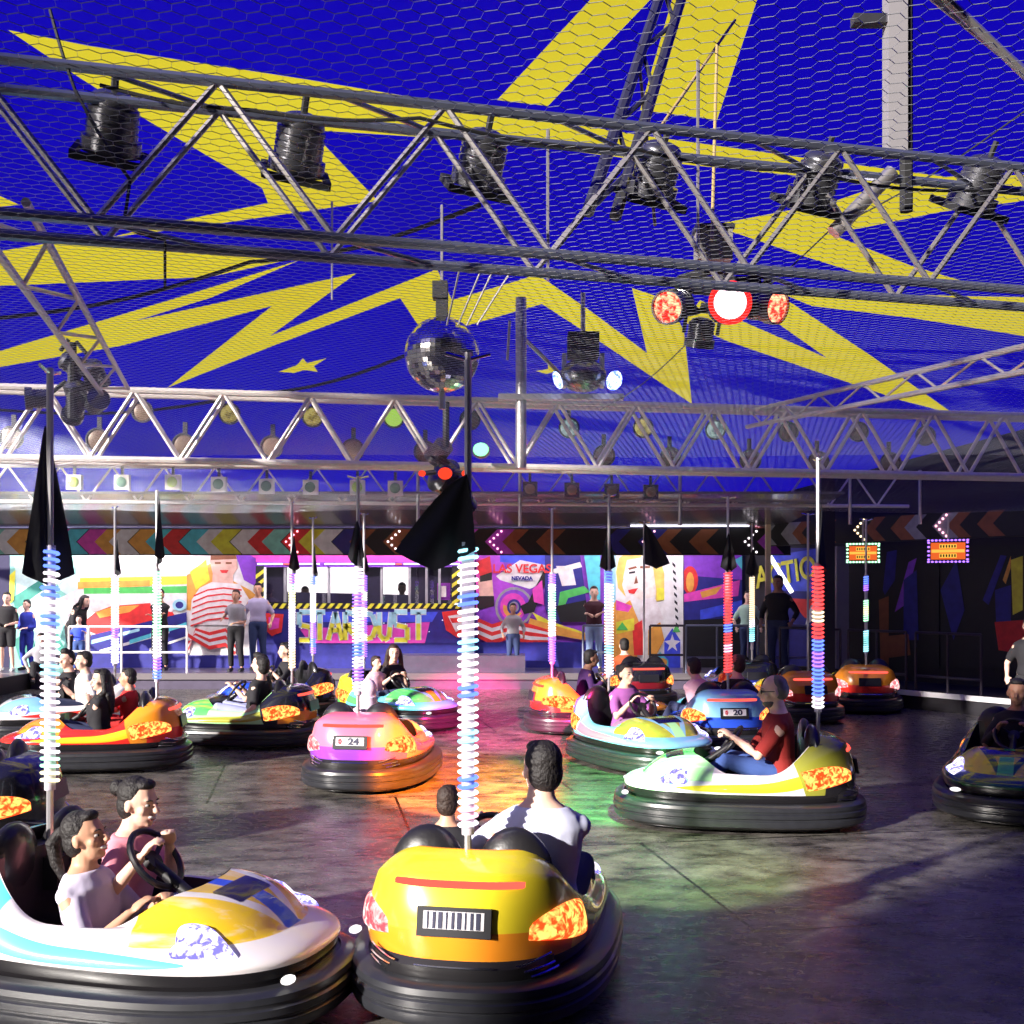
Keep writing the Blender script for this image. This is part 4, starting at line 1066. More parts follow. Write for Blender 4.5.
rider('red_left', .20, -.32, 'child in bright red shirt in the rear seat of the red and orange bumper car', sc=.82, shirt=cloth('bright_red',(.8,.03,.03)), sleeve=.45, pants=cloth('red_trousers',(.6,.03,.03)), skin=SK1, hair=HBK, LH=(.0,.1,.6), RH=(.15,.0,.58), vox=.011, z=.36)
rider('blue_left', .18, -.10, 'boy with tall black hair and black shirt in the white and light blue bumper car', sc=.97, shirt=cloth('black',(.015,.014,.018)), sleeve=.45, pants=cloth('navy',(.03,.04,.10)), skin=SK2, hair=HBK, hs='quiff', hy=.6, LH=WL, RH=WR, vox=.012)
rider('blue_left', -.20, -.26, 'boy in white shirt behind the girl in the black jacket', sc=.97, shirt=cloth('off_white',(.75,.72,.72)), sleeve=.45, pants=cloth('navy',(.03,.04,.10)), skin=SK2, hair=HBK, hy=.2, vox=.012)
rider('green_right', .0, -.24, 'rider in a dark jacket at the wheel of the dark green bumper car', sc=.97, shirt=cloth('black',(.015,.014,.018)), sleeve=.9, pants=cloth('navy',(.03,.04,.10)), skin=SK3, LH=WL, RH=WR, vox=.011, face=False)
# spectators on the gangway, z = .3
def stand(px, py_feet, d, rz_, label, **kw):
    X = XA(px, d); kw.setdefault('group', 'onlookers around the arena')
    return person(Vector((X, d, .30)), math.radians(rz_), label, kw.pop('pose', 'stand'), vox=kw.pop('vox', .017), **kw)
FOLD = dict(LH=(.12,.20,1.14), RH=(-.12,.22,1.16))
stand(7, 660, 21.9, 190, 'youth in black shirt and shorts at the left edge of the gangway', sc=.93, shirt=cloth('black',(.015,.014,.018)), pants=cloth('black',(.015,.014,.018)), shorts=True, skin=SK2, LH=(-.1,.25,1.0), RH=(.12,.25,1.0))
stand(27, 660, 22.2, 165, 'boy in blue tracksuit standing on the left gangway', sc=.84, shirt=cloth('royal_blue',(.03,.05,.45)), sleeve=.9, pants=cloth('royal_blue',(.03,.05,.45)), skin=SK2, LH=(-.1,.22,1.0), RH=(.12,.22,1.0))
stand(42, 660, 21.7, 200, 'person in grey hooded top crouching on the left gangway', pose='sit', sc=.95, shirt=cloth('grey',(.35,.34,.38)), sleeve=.95, pants=cloth('black',(.015,.014,.018)), hood=cloth('grey',(.35,.34,.38)), skin=SK2, lean=.3)
stand(72, 660, 22.0, 250, 'bent person in long black clothes behind the left railing', sc=.95, shirt=cloth('black',(.015,.014,.018)), sleeve=.95, pants=cloth('black',(.015,.014,.018)), hs='long', skin=SK2, lean=.55, LH=(0,.4,.9), RH=(.1,.4,.85))
stand(79, 665, 21.6, 190, 'child in bright blue shirt behind the left railing', sc=.66, shirt=cloth('bright_blue',(.05,.10,.75)), pants=cloth('jeans',(.05,.10,.32)), skin=SK2, LH=(-.2,.2,1.2), RH=(.2,.2,1.1))
stand(160, 665, 22.1, 180, 'person in black with folded arms in front of the red car mural', sc=.97, shirt=cloth('black',(.015,.014,.018)), pants=cloth('black',(.015,.014,.018)), skin=SK1, **FOLD)
stand(236, 668, 21.8, 175, 'woman in grey top and black trousers in front of the striped shirt mural', sc=.96, shirt=cloth('grey',(.35,.34,.38)), pants=cloth('black',(.015,.014,.018)), hair=HBR, skin=SK1, LH=(-.05,.2,1.0), RH=(.28,.0,1.1))
stand(258, 668, 22.2, 185, 'man in lilac grey shirt beside the cash booth', sc=1.04, shirt=cloth('lilac_grey',(.40,.36,.52)), sleeve=.45, pants=cloth('jeans_dark',(.03,.05,.14)), skin=SK1)
stand(594, 665, 21.7, 180, 'woman in black top and light blue jeans with folded arms left of the blonde portrait', sc=1.0, shirt=cloth('black_pink',(.05,.01,.02)), sleeve=.3, pants=cloth('light_blue_jeans',(.32,.45,.72)), hair=HBR, skin=SK2, **FOLD)
stand(778, 668, 20.6, 150, 'dark silhouette of a man standing by the railing right of the white post', sc=1.12, shirt=cloth('black',(.015,.014,.018)), sleeve=.9, pants=cloth('navy',(.03,.04,.10)), skin=SK3, slim=1.15)
stand(748, 668, 21.9, 175, 'person in pale top far behind the red LED pole', sc=.95, shirt=cloth('pale_teal',(.4,.6,.5)), pants=cloth('jeans_dark',(.03,.05,.14)), skin=SK2)
stand(513, 668, 21.8, 185, 'child in grey camouflage leaning on the steps by the motorcycle mural', sc=.8, shirt=cloth('camo',(.30,.30,.32)), sleeve=.9, pants=cloth('jeans_dark',(.03,.05,.14)), skin=SK3)
stand(305, 600, 23.9, 180, 'shadowy attendant left behind the cash booth window', sc=1.0, shirt=cloth('dull_purple',(.16,.06,.14)), skin=SK3, pants=cloth('navy',(.03,.04,.10)))
stand(402, 600, 23.9, 180, 'shadowy attendant right behind the cash booth window', sc=1.05, shirt=cloth('dull_purple',(.16,.06,.14)), skin=SK3, pants=cloth('navy',(.03,.04,.10)))
stand(8, 700, 8.6, 90, 'x', sc=.1) if False else None
# right edge rider
p = person(Vector((XA(1030, 13.5), 13.5, .0)), math.radians(150), 'person in dark clothes standing at the right edge with one bare arm', 'stand', group='onlookers around the arena', sc=.95, shirt=cloth('black',(.015,.014,.018)), sleeve=.4, pants=cloth('black',(.015,.014,.018)), skin=SK2, vox=.015)
# ================================================================ BACKDROP: painted boards, booth, fascia, rails
def pc(n, c, rough=.55): return mat('board_'+n, c, rough, 0, 0, .42, 7.)
BC = {k: pc(k, v) for k, v in dict(cream=(.9,.80,.72), teal=(.25,.62,.52), dteal=(.04,.25,.20), lteal=(.55,.85,.75), sky=(.35,.65,.85), pinkw=(.92,.72,.70), red=(.75,.03,.03), orange=(.9,.35,.06), yellow=(.9,.72,.05), green=(.08,.5,.10),
   navy=(.02,.02,.22), blue=(.05,.08,.7), white=(.9,.86,.86), skin=(.85,.45,.36), skin2=(.95,.74,.64), blond=(.88,.55,.12), black=(.01,.01,.012), purple=(.25,.05,.55), violet=(.42,.06,.60), magenta=(.75,.06,.45), brown=(.25,.08,.03), pale=(.95,.88,.82), cyan=(.10,.55,.65), grey=(.3,.3,.32)).items()}
def board(name, label, rect, base, polys, y=YB-.08, cat='mural', th=.05, conv=None, loc_off=0):
    """rect/polys given as photo coordinates of the painted board, transferred to its plane"""
    x0, y0, x1, y1 = rect
    cv = conv or (lambda px, py, o: Vector((W(px, py, y)[0], y-o, W(px, py, y)[1])))
    org = cv((x0+x1)/2, y1, 0); mb = MB(); used = [base]
    fr = [cv(x0,y0,0)-org, cv(x1,y0,0)-org, cv(x1,y1,0)-org, cv(x0,y1,0)-org]
    n = (cv(x0,y0,1)-cv(x0,y0,0)); bk = [p-n*th for p in fr]
    mb.add(fr+bk, [(0,3,2,1),(4,5,6,7),(0,1,5,4),(1,2,6,5),(2,3,7,6),(3,0,4,7)], 0)
    for k, (mn, pts) in enumerate(polys):
        if mn not in used: used.append(mn)
        pts = [(min(max(a, x0), x1), min(max(b, y0), y1)) for a, b in pts]
        mb.add([cv(a, b, .004+.0022*k)-org for a, b in pts], [tuple(range(len(pts)))], used.index(mn))
    o = mb.build(name, [BC[u] for u in used], None, False, loc=org)
    return tag(o, label, cat)
def oval(cx, cy, rx, ry, n=18, a0=0, a1=360):
    return [(cx+rx*math.cos(math.radians(a0+(a1-a0)*i/n)), cy+ry*math.sin(math.radians(a0+(a1-a0)*i/n))) for i in range(n+(a1-a0 < 360))]
def band(pts, w):
    top = [(x, y-w/2) for x, y in pts]; return top+[(x, y+w/2) for x, y in pts[::-1]]
board('mural_board', 'mural board with pale green draped robe folds at far left of the back wall', (10,555,76,668), 'teal', [
 ('lteal',[(14,560),(40,558),(60,600),(48,640),(20,620)]),('dteal',[(12,598),(40,580),(46,588),(16,610)]),('dteal',[(44,590),(60,640),(76,668),(66,668),(50,630)]),('lteal',[(50,560),(76,575),(76,600),(60,590)]),
 ('cream',[(56,600),(76,590),(76,668),(70,640)]),('orange',[(22,555),(46,555),(46,562)]),('dteal',[(14,640),(30,630),(36,650),(20,660)]),('yellow',[(10,575),(16,570),(14,600),(10,604)])])
P2 = [('sky',[(76,555),(112,555),(104,566),(76,572)]),('white',[(76,566),(104,562),(112,570),(78,578)]),('pinkw',[(112,555),(187,555),(187,582),(112,582)]),('yellow',[(80,578),(187,576),(187,584),(80,588)]),
 ('orange',[(78,582),(150,580),(150,586),(78,589)]),('green',[(84,588),(187,586),(187,593),(84,594)]),('cream',[(76,594),(187,593),(187,606),(76,612)]),
 ('red',[(86,620),(96,612),(112,606),(150,603),(170,606),(176,618),(160,626),(96,634),(86,630)]),('orange',[(96,612),(112,607),(140,605),(130,612),(100,618)]),('pinkw',[(150,600),(170,596),(178,604),(172,612),(152,608)]),
 ('navy',[(88,636),(187,612),(187,655),(92,655)]),('sky',[(92,640),(140,628),(140,631),(92,644)]),('white',[(100,650),(170,630),(170,633),(100,653)]),('cyan',[(130,640),(187,622),(187,626),(130,644)]),('white',[(150,648),(187,636),(187,638),(150,651)]),
 ('sky',[*oval(180,605,7,6)]),('navy',[*oval(180,605,4,3.5)]),('navy',[(76,655),(187,652),(187,668),(76,668)])]
board('mural_board', 'mural board with a red car in a desert landscape', (76,555,187,668), 'cream', P2)
ST = [('orange',[(187,575),(214,562),(222,575),(250,590),(262,600),(262,625),(187,610)]),('yellow',[(190,572),(206,560),(210,580),(196,590)]),('purple',[(236,555),(262,555),(262,590),(244,580)]),('magenta',[(250,555),(262,555),(262,562)]),
 ('skin',[(211,555),(236,555),(238,568),(232,577),(222,580),(213,574),(210,562)]),('skin',[(213,572),(233,574),(234,590),(212,590)]),('brown',[(211,555),(236,555),(237,559),(211,560)]),('brown',[(215,562),(221,562),(221,564),(215,564)]),('brown',[(226,562),(232,562),(232,564),(226,564)]),('red',[(220,570),(229,570),(227,573),(222,573)]),
 ('pinkw',[(212,582),(240,584),(250,600),(252,625),(190,625),(192,600),(200,588)])]
for k in range(6): ST.append(('red', band([(194-k*.6,596+k*6),(208,590+k*6),(224,588+k*6),(242,590+k*6)], 1.6)))
for k in range(5): ST.append((('red','white')[k%2], band([(183,648-8*0-k*5+6),(196,634-k*1.+k*3.4-4),(210,638+k*3.4-4),(226,634+k*3.6-4),(236,640+k*3.4)], 3.9)))
ST.append(('navy',[(187,655),(262,655),(262,668),(187,668)]))
board('mural_board', 'mural board of a person in red and white striped shirt above a flag', (187,555,262,668), 'cream', ST)
# cash booth with sign
bz = lambda py: W(0, py, YB-.3)[1]
BY = YB-.30
t = thing('cash_booth', (W(362,660,BY)[0], BY, .30), 0, 'long cash booth with lit windows, hazard striped sill and painted jagged sign', 'booth')
BL = lambda px, py, o=0: Vector((W(px,py,BY)[0], BY-o, W(px,py,BY)[1]))-t.location
def bpoly(name, items, mats, parent=t):
    mb = MB()
    for k, (mi, pts, o) in enumerate(items): 
        f = [BL(a, b, o) for a, b in pts]; n_ = len(f); bk = [BL(a, b, o-.01) for a, b in pts]
        mb.add(f+bk, [tuple(range(n_)), tuple(range(n_, 2*n_))[::-1]]+[(i, (i+1)%n_, n_+(i+1)%n_, n_+i) for i in range(n_)], mi)
    return mb.build(name, mats, parent, False)
mb = MB(); a = BL(257,608); b = BL(475,668); mb.bbox((a.x,0,0),(b.x,.26,a.z)); mb.build('counter', BC['navy'], t, False)
a = BL(257,556); b = BL(475,567); mb = MB(); mb.bbox((a.x,0,b.z),(b.x,.26,a.z)); mb.build('header', BC['purple'], t, False)
it = [(0,[(256,555),(475,555),(475,562),(256,562)],.01)]; bpoly('header_band', it, [BC['magenta']])
# tube lights under header
mb = MB()
for x0, x1 in ((258,283),(300,320),(325,356),(368,395),(404,420),(425,460)):
    mb.tube([BL(x0,564,.05), BL(x1,564,.05)], .018, 6)
mb.build('tube_lights', emis('booth_tube', (.75,.7,1), 3.), t)
mb = MB()
for x0, x1 in ((284,298),(357,366),(396,402)): mb.tube([BL(x0,564,.05), BL(x1,564,.05)], .016, 6)
mb.build('tube_lights_red', emis('booth_tube_red', (1,.15,.08), 2.), t)
# hazard sill
mb = MB(); its = [(0,[(262,602),(470,605),(470,609),(262,608)],.02)]
for k in range(26):
    x = 263+k*8; its.append((1,[(x,608.4),(x+4,608.6),(x+8,603.5),(x+4,603.3)],.028))
bpoly('hazard_sill', its, [BC['black'], BC['yellow']])
for sx in (256, 452):
    its = [(0,[(sx,566),(sx+8,566),(sx+8,603),(sx,603)],.02)]
    for k in range(4): y = 568+k*9; its.append((1,[(sx,y+7),(sx+8,y+1),(sx+8,y+5),(sx,y+11)],.028))
    bpoly('hazard_post', its, [BC['black'], BC['yellow']])
for px in (283, 327, 355, 380, 408, 425, 438): a = BL(px,566); b = BL(px+2.5,604); MB().bbox((a.x,.05,b.z),(b.x,.12,a.z)).build('window_post', BC['grey'], t, False)
mb = MB(); a = BL(262,566); b = BL(452,604); mb.bbox((a.x,.1,b.z),(b.x,.105,a.z))
gm, nt, out = _nt('booth_glass'); g1 = nt.nodes.new('ShaderNodeBsdfTransparent'); g1.inputs[0].default_value = (.9,.9,.95,1); g2 = nt.nodes.new('ShaderNodeBsdfGlossy'); g2.inputs['Roughness'].default_value = .02; mxs = nt.nodes.new('ShaderNodeMixShader'); mxs.inputs[0].default_value = .06
nt.links.new(g1.outputs[0], mxs.inputs[1]); nt.links.new(g2.outputs[0], mxs.inputs[2]); nt.links.new(mxs.outputs[0], out.inputs[0])
mb.build('window_pane', gm, t, False)
# dark sheets inside the booth behind parts of the window
its = [(0,[(262,566),(283,566),(283,604),(262,604)],-.4),(0,[(355,566),(380,566),(380,604),(355,604)],-.4),(0,[(408,566),(452,566),(452,604),(408,604)],-.4),(0,[(283,592),(452,596),(452,606),(283,606)],-.42)]
bpoly('booth_interior', its, [pc('interior',(.03,.02,.06))])
bpoly('booth_poster', [(0,[(437,583),(450,583),(450,600),(437,600)],-.1),(1,[(441,586),(446,586),(446,597),(441,597)],-.09)], [BC['violet'], BC['pinkw']])
# painted sign: STARDUST in jagged letters, blue above and yellow below on magenta
its = [(0,[(262,609),(472,611),(472,643),(262,643)],.02),(1,[(300,629),(430,622),(425,643),(310,643)],.024),(2,[(296,612),(438,612),(432,622),(300,622)],.026)]
bpoly('sign_panel', its, [BC['navy'], BC['magenta'], BC['blue']])
LW = 'STARDUST'; xs = [298,313,327,344,362,378,393,409,428]; 
SY0, SY1 = 612, 640
GLY = {'S':[[(1,0),(0,0),(0,.45),(1,.55),(1,1),(0,1)]],'T':[[(0,0),(1,0)],[(.5,0),(.5,1)]],'A':[[(0,1),(.5,0),(1,1)],[(.25,.65),(.75,.65)]],'R':[[(0,1),(0,0),(1,.1),(1,.4),(0,.5),(1,1)]],'D':[[(0,0),(0,1),(.7,.9),(1,.5),(.7,.1),(0,0)]],'U':[[(0,0),(0,.8),(.4,1),(.8,.9),(1,0)]]}
for li, (nm, off, wd, o) in enumerate((('sign_lettering_outline', 0, 6.0, .03), ('sign_lettering', 0, 4.2, .036))):
    for i, ch in enumerate(LW):
        mb = MB()
        x0, x1 = xs[i]+1.5, xs[i+1]-1.5; dip = 3*math.sin(i)+(4 if i in (0,7) else 0)
        for st in GLY[ch]:
            for (a, b), (c, d_) in zip(st[:-1], st[1:]):
                N_ = 5
                for q in range(N_):
                    u0, u1 = q/N_, (q+1)/N_
                    p = (x0+(a+(c-a)*u0)*(x1-x0), SY0+dip*0+(b+(d_-b)*u0)*(SY1-SY0)); r_ = (x0+(a+(c-a)*u1)*(x1-x0), SY0+(b+(d_-b)*u1)*(SY1-SY0))
                    dx, dy = r_[0]-p[0], r_[1]-p[1]; L_ = math.hypot(dx, dy) or 1; nx_, ny_ = -dy/L_*wd/2, dx/L_*wd/2
                    mi = 0 if li == 0 else (0 if (p[1]+r_[1])/2 < 625 else 1)
                    f = [BL(p[0]+nx_,p[1]+ny_,o), BL(r_[0]+nx_,r_[1]+ny_,o), BL(r_[0]-nx_,r_[1]-ny_,o), BL(p[0]-nx_,p[1]-ny_,o)]
                    mb.add(f, [(0,1,2,3)], mi)
        mb.build(nm, [BC['white']] if li == 0 else [BC['sky'], BC['yellow']], t, False)
bpoly('shield_emblem', [(0,[(442,612),(472,608),(472,630),(458,638),(446,630)],.04),(1,[(448,616),(466,613),(468,624),(456,632)],.045),(2,[(450,618),(464,617),(462,622),(452,623)],.05)], [BC['red'], BC['pinkw'], BC['red']])
bpoly('shield_emblem', [(0,[(266,613),(284,614),(282,632),(272,636),(264,628)],.04),(1,[(269,617),(280,618),(279,628),(270,630)],.045)], [BC['red'], BC['magenta']])
mb = MB()
for k in range(22): mb.ell(BL(264+random.random()*208, 612+random.random()*28, .03), (.012,.008,.012), 6, 4)
mb.build('sign_bulbs', emis('sign_bulb', (.8,.85,1), 1.5), t)
# steps box to the right of the booth
o = MB().bbox((W(400,655,21.9)[0],21.55,.30),(W(525,655,21.9)[0],22.4,.62)).build('step_box', mat('purple_grey_deck',(0,0,0)), None, False); tag(o, 'low grey purple step box on the gangway under the jagged sign', 'step')
# Las Vegas board
LV = [('violet',[(476,555),(500,555),(520,600),(476,600)]),('magenta',[(476,556),(490,560),(488,600),(476,610)]),('blue',[(500,555),(556,555),(556,566),(500,562)]),('pale',[(496,576),(520,560),(550,566),(548,580),(530,589),(500,580)]),
 ('skin',[(478,580),(492,576),(494,600),(480,606)]),('black',[(476,596),(494,596),(494,606),(478,610)]),('black',[(480,574),(492,572),(492,580),(480,582)]),('red',[(474,562),(490,556),(492,572),(480,576)]),
 ('grey',oval(514,607,19,20)),('purple',oval(514,607,16.5,17.5)),('magenta',oval(513,607,13,14)),('orange',oval(513,608,10,10,18,30,200)),('navy',oval(514,607,7,8)),('grey',oval(514,607,5,5.5)),('violet',oval(514,607,3.5,4)),
 ('black',[(520,606),(528,602),(546,566),(560,562),(562,566),(550,572),(534,612),(524,614)]),('navy',[(545,555),(580,555),(586,600),(560,625),(545,610)]),('green',[(560,592),(584,586),(590,592),(568,598),(562,612),(558,606)]),('pinkw',[(556,566),(572,566),(576,585),(562,586)]),('skin2',[(550,570),(580,562),(582,567),(554,574)]),('magenta',[(532,590),(542,580),(544,605),(534,602)]),
 ('yellow',[(532,612),(552,622),(590,634),(590,640),(545,632)]),('orange',[(530,618),(590,636),(590,641),(526,630)]),('cyan',[(584,555),(600,555),(600,600),(590,600)]),
 ('black',[(556,606),(586,600),(588,622),(560,622)])]
for k in range(5): LV.append((('red','white')[k%2], band([(478,620+k*4),(492,626+k*4),(506,622+k*4),(530,626+k*4),(556,634+k*2)], 4.2)))
LV.append(('navy',[(476,642),(604,642),(604,668),(476,668)]))
o = board('mural_board', 'mural board with motorcycle wheel, striped flag and LAS VEGAS NEVADA lettering', (476,555,604,668), 'purple', LV)
ol = o.location
for s, px, py, sz, m_ in (('LAS VEGAS', 522, 569, .25, BC['red']), ('NEVADA', 522, 578.5, .11, BC['navy'])):
    w_ = W(px, py, YB-.16); text_mesh(s, sz, .003, m_, o, Vector((w_[0], YB-.155, w_[1]))-ol, (PI/2, 0, 0), 'lettering', 1.0, bold=.006)
board('mural_board', 'narrow cyan and white board between the motorcycle mural and the blonde portrait', (604,555,616,668), 'sky', [('white',[(606,555),(610,555),(610,620),(606,620)]),('orange',[(604,620),(616,600),(616,668),(604,668)])])
MM = [('pale',[(616,555),(664,555),(664,668),(616,668)]),('blond',[(619,558),(626,553),(642,555),(640,560),(627,566),(622,585),(626,597),(618,588),(616,572)]),('skin2',[(627,560),(650,556),(660,580),(655,597),(640,600),(628,592),(623,578)]),
 ('brown',[(628,568),(636,566),(637,568),(629,570)]),('brown',[(640,566),(650,566),(650,568),(640,568.5)]),('black',[(629,572),(635,571),(635,573),(629,574)]),('red',[(628,590),(638,588),(634,594),(629,593)]),('brown',[(636,575),(638,583),(634,584)]),
 ('blond',[(652,560),(660,560),(668,585),(664,600),(655,602),(656,590)]),('yellow',[(657,588),(664,588),(664,600),(657,600)]),('pinkw',[(640,600),(655,598),(664,620),(640,640)]),('orange',[(616,610),(630,600),(640,625),(636,668),(616,668)]),('magenta',[(616,600),(632,606),(628,612),(616,610)]),
 ('red',[(632,626),(642,620),(644,655),(634,655)]),('yellow',[(616,622),(634,618),(634,630),(616,634)]),('orange',[(648,630),(660,622),(664,640),(656,655),(648,655)]),('pale',[(664,555),(683,555),(683,668),(664,668)]),
 ('blue',[(664,640),(672,628),(680,640),(680,668),(664,668)]),('white',[(672,634),(674,640),(680,641),(675,645),(677,651),(672,647),(667,651),(669,645),(664,641),(670,640)]),('cyan',[(650,660),(660,652),(668,660),(668,668),(650,668)]),('orange',oval(662,662,5,4)),
 ('green',[(616,630),(622,622),(628,630)]),('green',[(672,632),(676,624),(680,632)])]
for k in range(9): MM.append(('black', [(672+k*.4,562+k*7.5),(675+k*.4,565+k*7.5),(675+k*.4,568+k*7.5),(672+k*.4,565+k*7.5)]))
board('mural_board', 'bright mural board of a blonde woman with red lips and earring', (616,553,683,668), 'cream', MM)
board('mural_board', 'dark blue mural board with a red fan shape right of the blonde portrait', (684,553,742,668), 'navy', [
 ('purple',[(684,555),(742,555),(742,580),(684,575)]),('red',oval(690,580,8,14)),('orange',oval(690,582,4,10)),('magenta',[(684,594),(708,588),(740,580),(738,596),(700,600),(684,602)]),('orange',[(700,592),(722,586),(716,594),(702,598)]),('blue',[(700,610),(742,600),(742,612),(700,620)]),('cyan',[(734,560),(742,556),(742,570)]),('black',[(684,620),(742,618),(742,668),(684,668)])])
# fascia on the back wall, coloured chevrons with small bulbs
def fascia(name, label, n, conv, pitch, cols, bulbs, zt=3.10, zb=2.58, rich=0, dim=None):
    org = conv(0, zb, 0); mb = MB(); used = ['black']; L = n*pitch
    f = [conv(0,zb,0)-org, conv(L,zb,0)-org, conv(L,zt,0)-org, conv(0,zt,0)-org]; k = [conv(0,zb,-.08)-org, conv(L,zb,-.08)-org, conv(L,zt,-.08)-org, conv(0,zt,-.08)-org]
    mb.add(f+k, [(0,1,2,3),(7,6,5,4),(0,4,5,1),(3,2,6,7),(0,3,7,4),(1,5,6,2)], 0)
    t = thing(name, org, 0, label, 'fascia'); zm = (zt+zb)/2; h = (zt-zb)/2*.92
    bl = {}
    for i in range(n):
        if i >= rich and dim: cols = dim
        c1 = cols[i % len(cols)]; 
        for q, (cn, o_) in enumerate(((c1, 0), (cols[(i+1) % len(cols)], .34), ((cols[(i+3) % len(cols)] if i < rich else 'black'), .62))):
            if cn not in used: used.append(cn)
            x = (i+o_)*pitch; w_ = pitch*.36
            pts = [(x, zm), (x+h*1.0, zm+h), (x+h+w_, zm+h), (x+w_, zm), (x+h+w_, zm-h), (x+h, zm-h)]
            pts = [(min(L, a), b) for a, b in pts]
            mb.add([conv(a, b, .004+.001*q)-org for a, b in pts[:4]], [(3,2,1,0)], used.index(cn)); mb.add([conv(a, b, .004+.001*q)-org for a, b in (pts[0], pts[3], pts[4], pts[5])], [(3,2,1,0)], used.index(cn))
        bc = bulbs[i % len(bulbs)]
        if bc:
            m2 = bl.setdefault(bc, [])
            for s in range(4):
                for sg in (-1, 1):
                    if s or sg > 0: m2.append(MB().ell(conv((i+.1)*pitch+h*s/3.3, zm+sg*h*s/3.6, .02)-org, (.022,)*3, 8, 5))
    mb.build('painted_panel', [BC[u] for u in used], t, False)
    for b_, m2 in bl.items():
        for q_ in m2: q_.build('bulb', LED_M[b_], t)
cvb = lambda x, z, o: Vector((-11.3+x, 21.15-o, z))
fascia('fascia', 'fascia of coloured chevrons with bulbs running along the back wall', 17, cvb, .98, ['yellow','teal','white','magenta','orange','cyan','pinkw','red'], ['','','','','','','','p','','w','','p','','','p','','w'], rich=8, dim=['brown','black','navy','brown','black','violet'])  # dim colours on the right end: shade put into the paint
cvr = lambda x, z, o: RWp(1.0+x, z, 1.0+o)
fascia('fascia', 'dark fascia with pink bulb arrows running along the right wall', 18, cvr, .8, ['brown','grey','brown','black'], ['p','','p','o','','p','','w'], 3.2, 2.75)
# light strip above the back fascia
o = MB().tube([Vector((XA(630,21.1),21.0,3.14)), Vector((XA(748,21.1),21.0,3.14))], .022, 6).build('light_strip', emis('strip_white', (.9,.88,1), 2.5), None); tag(o, 'white light strip along the top edge of the back fascia above the portrait', 'light')
# railings
def rail(a, b, zt, zb, m, label, posts=3, r=.022):
    a = Vector(a); b = Vector(b); t = thing('railing', a, 0, label, 'railing'); d_ = b-a; U = Vector((0,0,1))
    for z in (zt, zb): MB().tube([U*z, d_+U*z], r, 8).build('rail', m, t)
    for k in range(posts):
        p = d_*(k/(posts-1)); MB().tube([p, p+U*zt], r, 8).build('post', m, t)
    return t
WR_ = mat('white_rail', (.85,.82,.85), .35)
GR_ = mat('grey_rail', (.22,.24,.34), .4, .4)
def rp(px, d=21.35): return Vector((XA(px, d), d, .30))
rail(rp(69), rp(88), .90, .42, WR_, 'short white railing frame in front of the child in blue', 2)
rail(rp(89), rp(187), .90, .40, WR_, 'white railing in front of the red car mural', 4)
rail(rp(583), rp(612), .92, .4, GR_, 'short grey railing left below the blonde portrait', 2)
rail(rp(650), rp(684), .92, .35, mat('dark_rail',(.05,.04,.06),.4,.4), 'dark railing in front of the lower right of the blonde portrait', 2)
rail(rp(686), rp(748), .92, .3, GR_, 'grey railing in front of the dark blue fan mural', 3)
rail(rp(758), rp(818), .92, .3, GR_, 'grey railing in front of the ACTION sign', 3)
for (x0, x1, w) in ((852,925,'left'),(935,1006,'middle'),(1018,1100,'right')):
    a = RWp(rwt(x0)*.86, .28, 1.6); b = RWp(rwt(x1)*.86, .28, 1.6); rail(a, b, .95, .25, mat('dark_rail',(.10,.10,.16),.4,.4), 'dark railing on the right gangway, %s of three' % w, 3)
# posts
def post(px, d, r, zt, m, label, nm='support_post', z0=.0, sq=True):
    x = XA(px, d); mb = MB(); t = thing(nm, (x, d, z0), 0, label, 'post')
    (mb.bbox((-r,-r,0),(r,r,zt-z0)) if sq else mb.tube([(0,0,0),(0,0,zt-z0)], r, 10)); mb.build('shaft', m, t, False)
    MB().bbox((-r*1.5,-r*1.5,0),(r*1.5,r*1.5,.03)).build('foot_plate', DSTEEL, t, False); return t
post(768, 20.9, .045, 3.3, mat('cream_post',(.75,.62,.42),.5), 'thin cream post left of the ACTION sign')
post(841, 19.9, .11, 2.7, mat('grey_post',(.20,.19,.21),.5), 'broad grey post left of the hanging lit sign')
post(826, 19.0, .12, 3.9, BLKW, 'broad black column behind the red and blue LED pole')
post(644, 20.9, .015, 3.0, DSTEEL, 'thin dark pole in front of the blonde portrait')
for i, (px, d) in enumerate(((418,17.6),(520,17.6),(680,17.8),(850,18.2),(920,18.3))):
    a = P(px, 470, d); o = MB().tube([(0,0,0),(0,0,-.9)], .03, 8).build('hanging_post', STEEL, None, loc=a); tag(o, 'short dim post hanging behind the rear truss, %s of five' % ordn[i], 'post')
# right wall decor: placed on the turned wall
def cr(px, py, o):
    t_ = rwt(px); y_ = RWp(t_, 0).y; return RWp(t_, EYE-(py-HOR)/F*y_, .03+o)
AC = [('blue',[(770,556),(822,548),(822,592),(770,590)]),('red',[(790,598),(822,600),(822,618),(806,618)]),('navy',[(770,600),(790,600),(808,640),(808,668),(770,668)]),('white',[(812,606),(818,600),(820,606),(812,622),(806,626)])]
o = board('sign_board', 'blue board with yellow ACTION lettering behind the dark man', (766,548,822,668), 'navy', AC, conv=cr, cat='sign')
q = cr(795,572,.03); ang = math.atan2(RD.y, RD.x)
tm = text_mesh('ACTION', .62, .004, BC['yellow'], o, q-o.location, (PI/2, math.radians(-8), ang), 'lettering', .82, bold=.012)
q = cr(812,583,.03); text_mesh('S', .3, .004, BC['purple'], o, q-o.location, (PI/2, 0, ang), 'lettering', 1., bold=.01)
a = cr(776,551,.25); b = cr(801,592,.25)
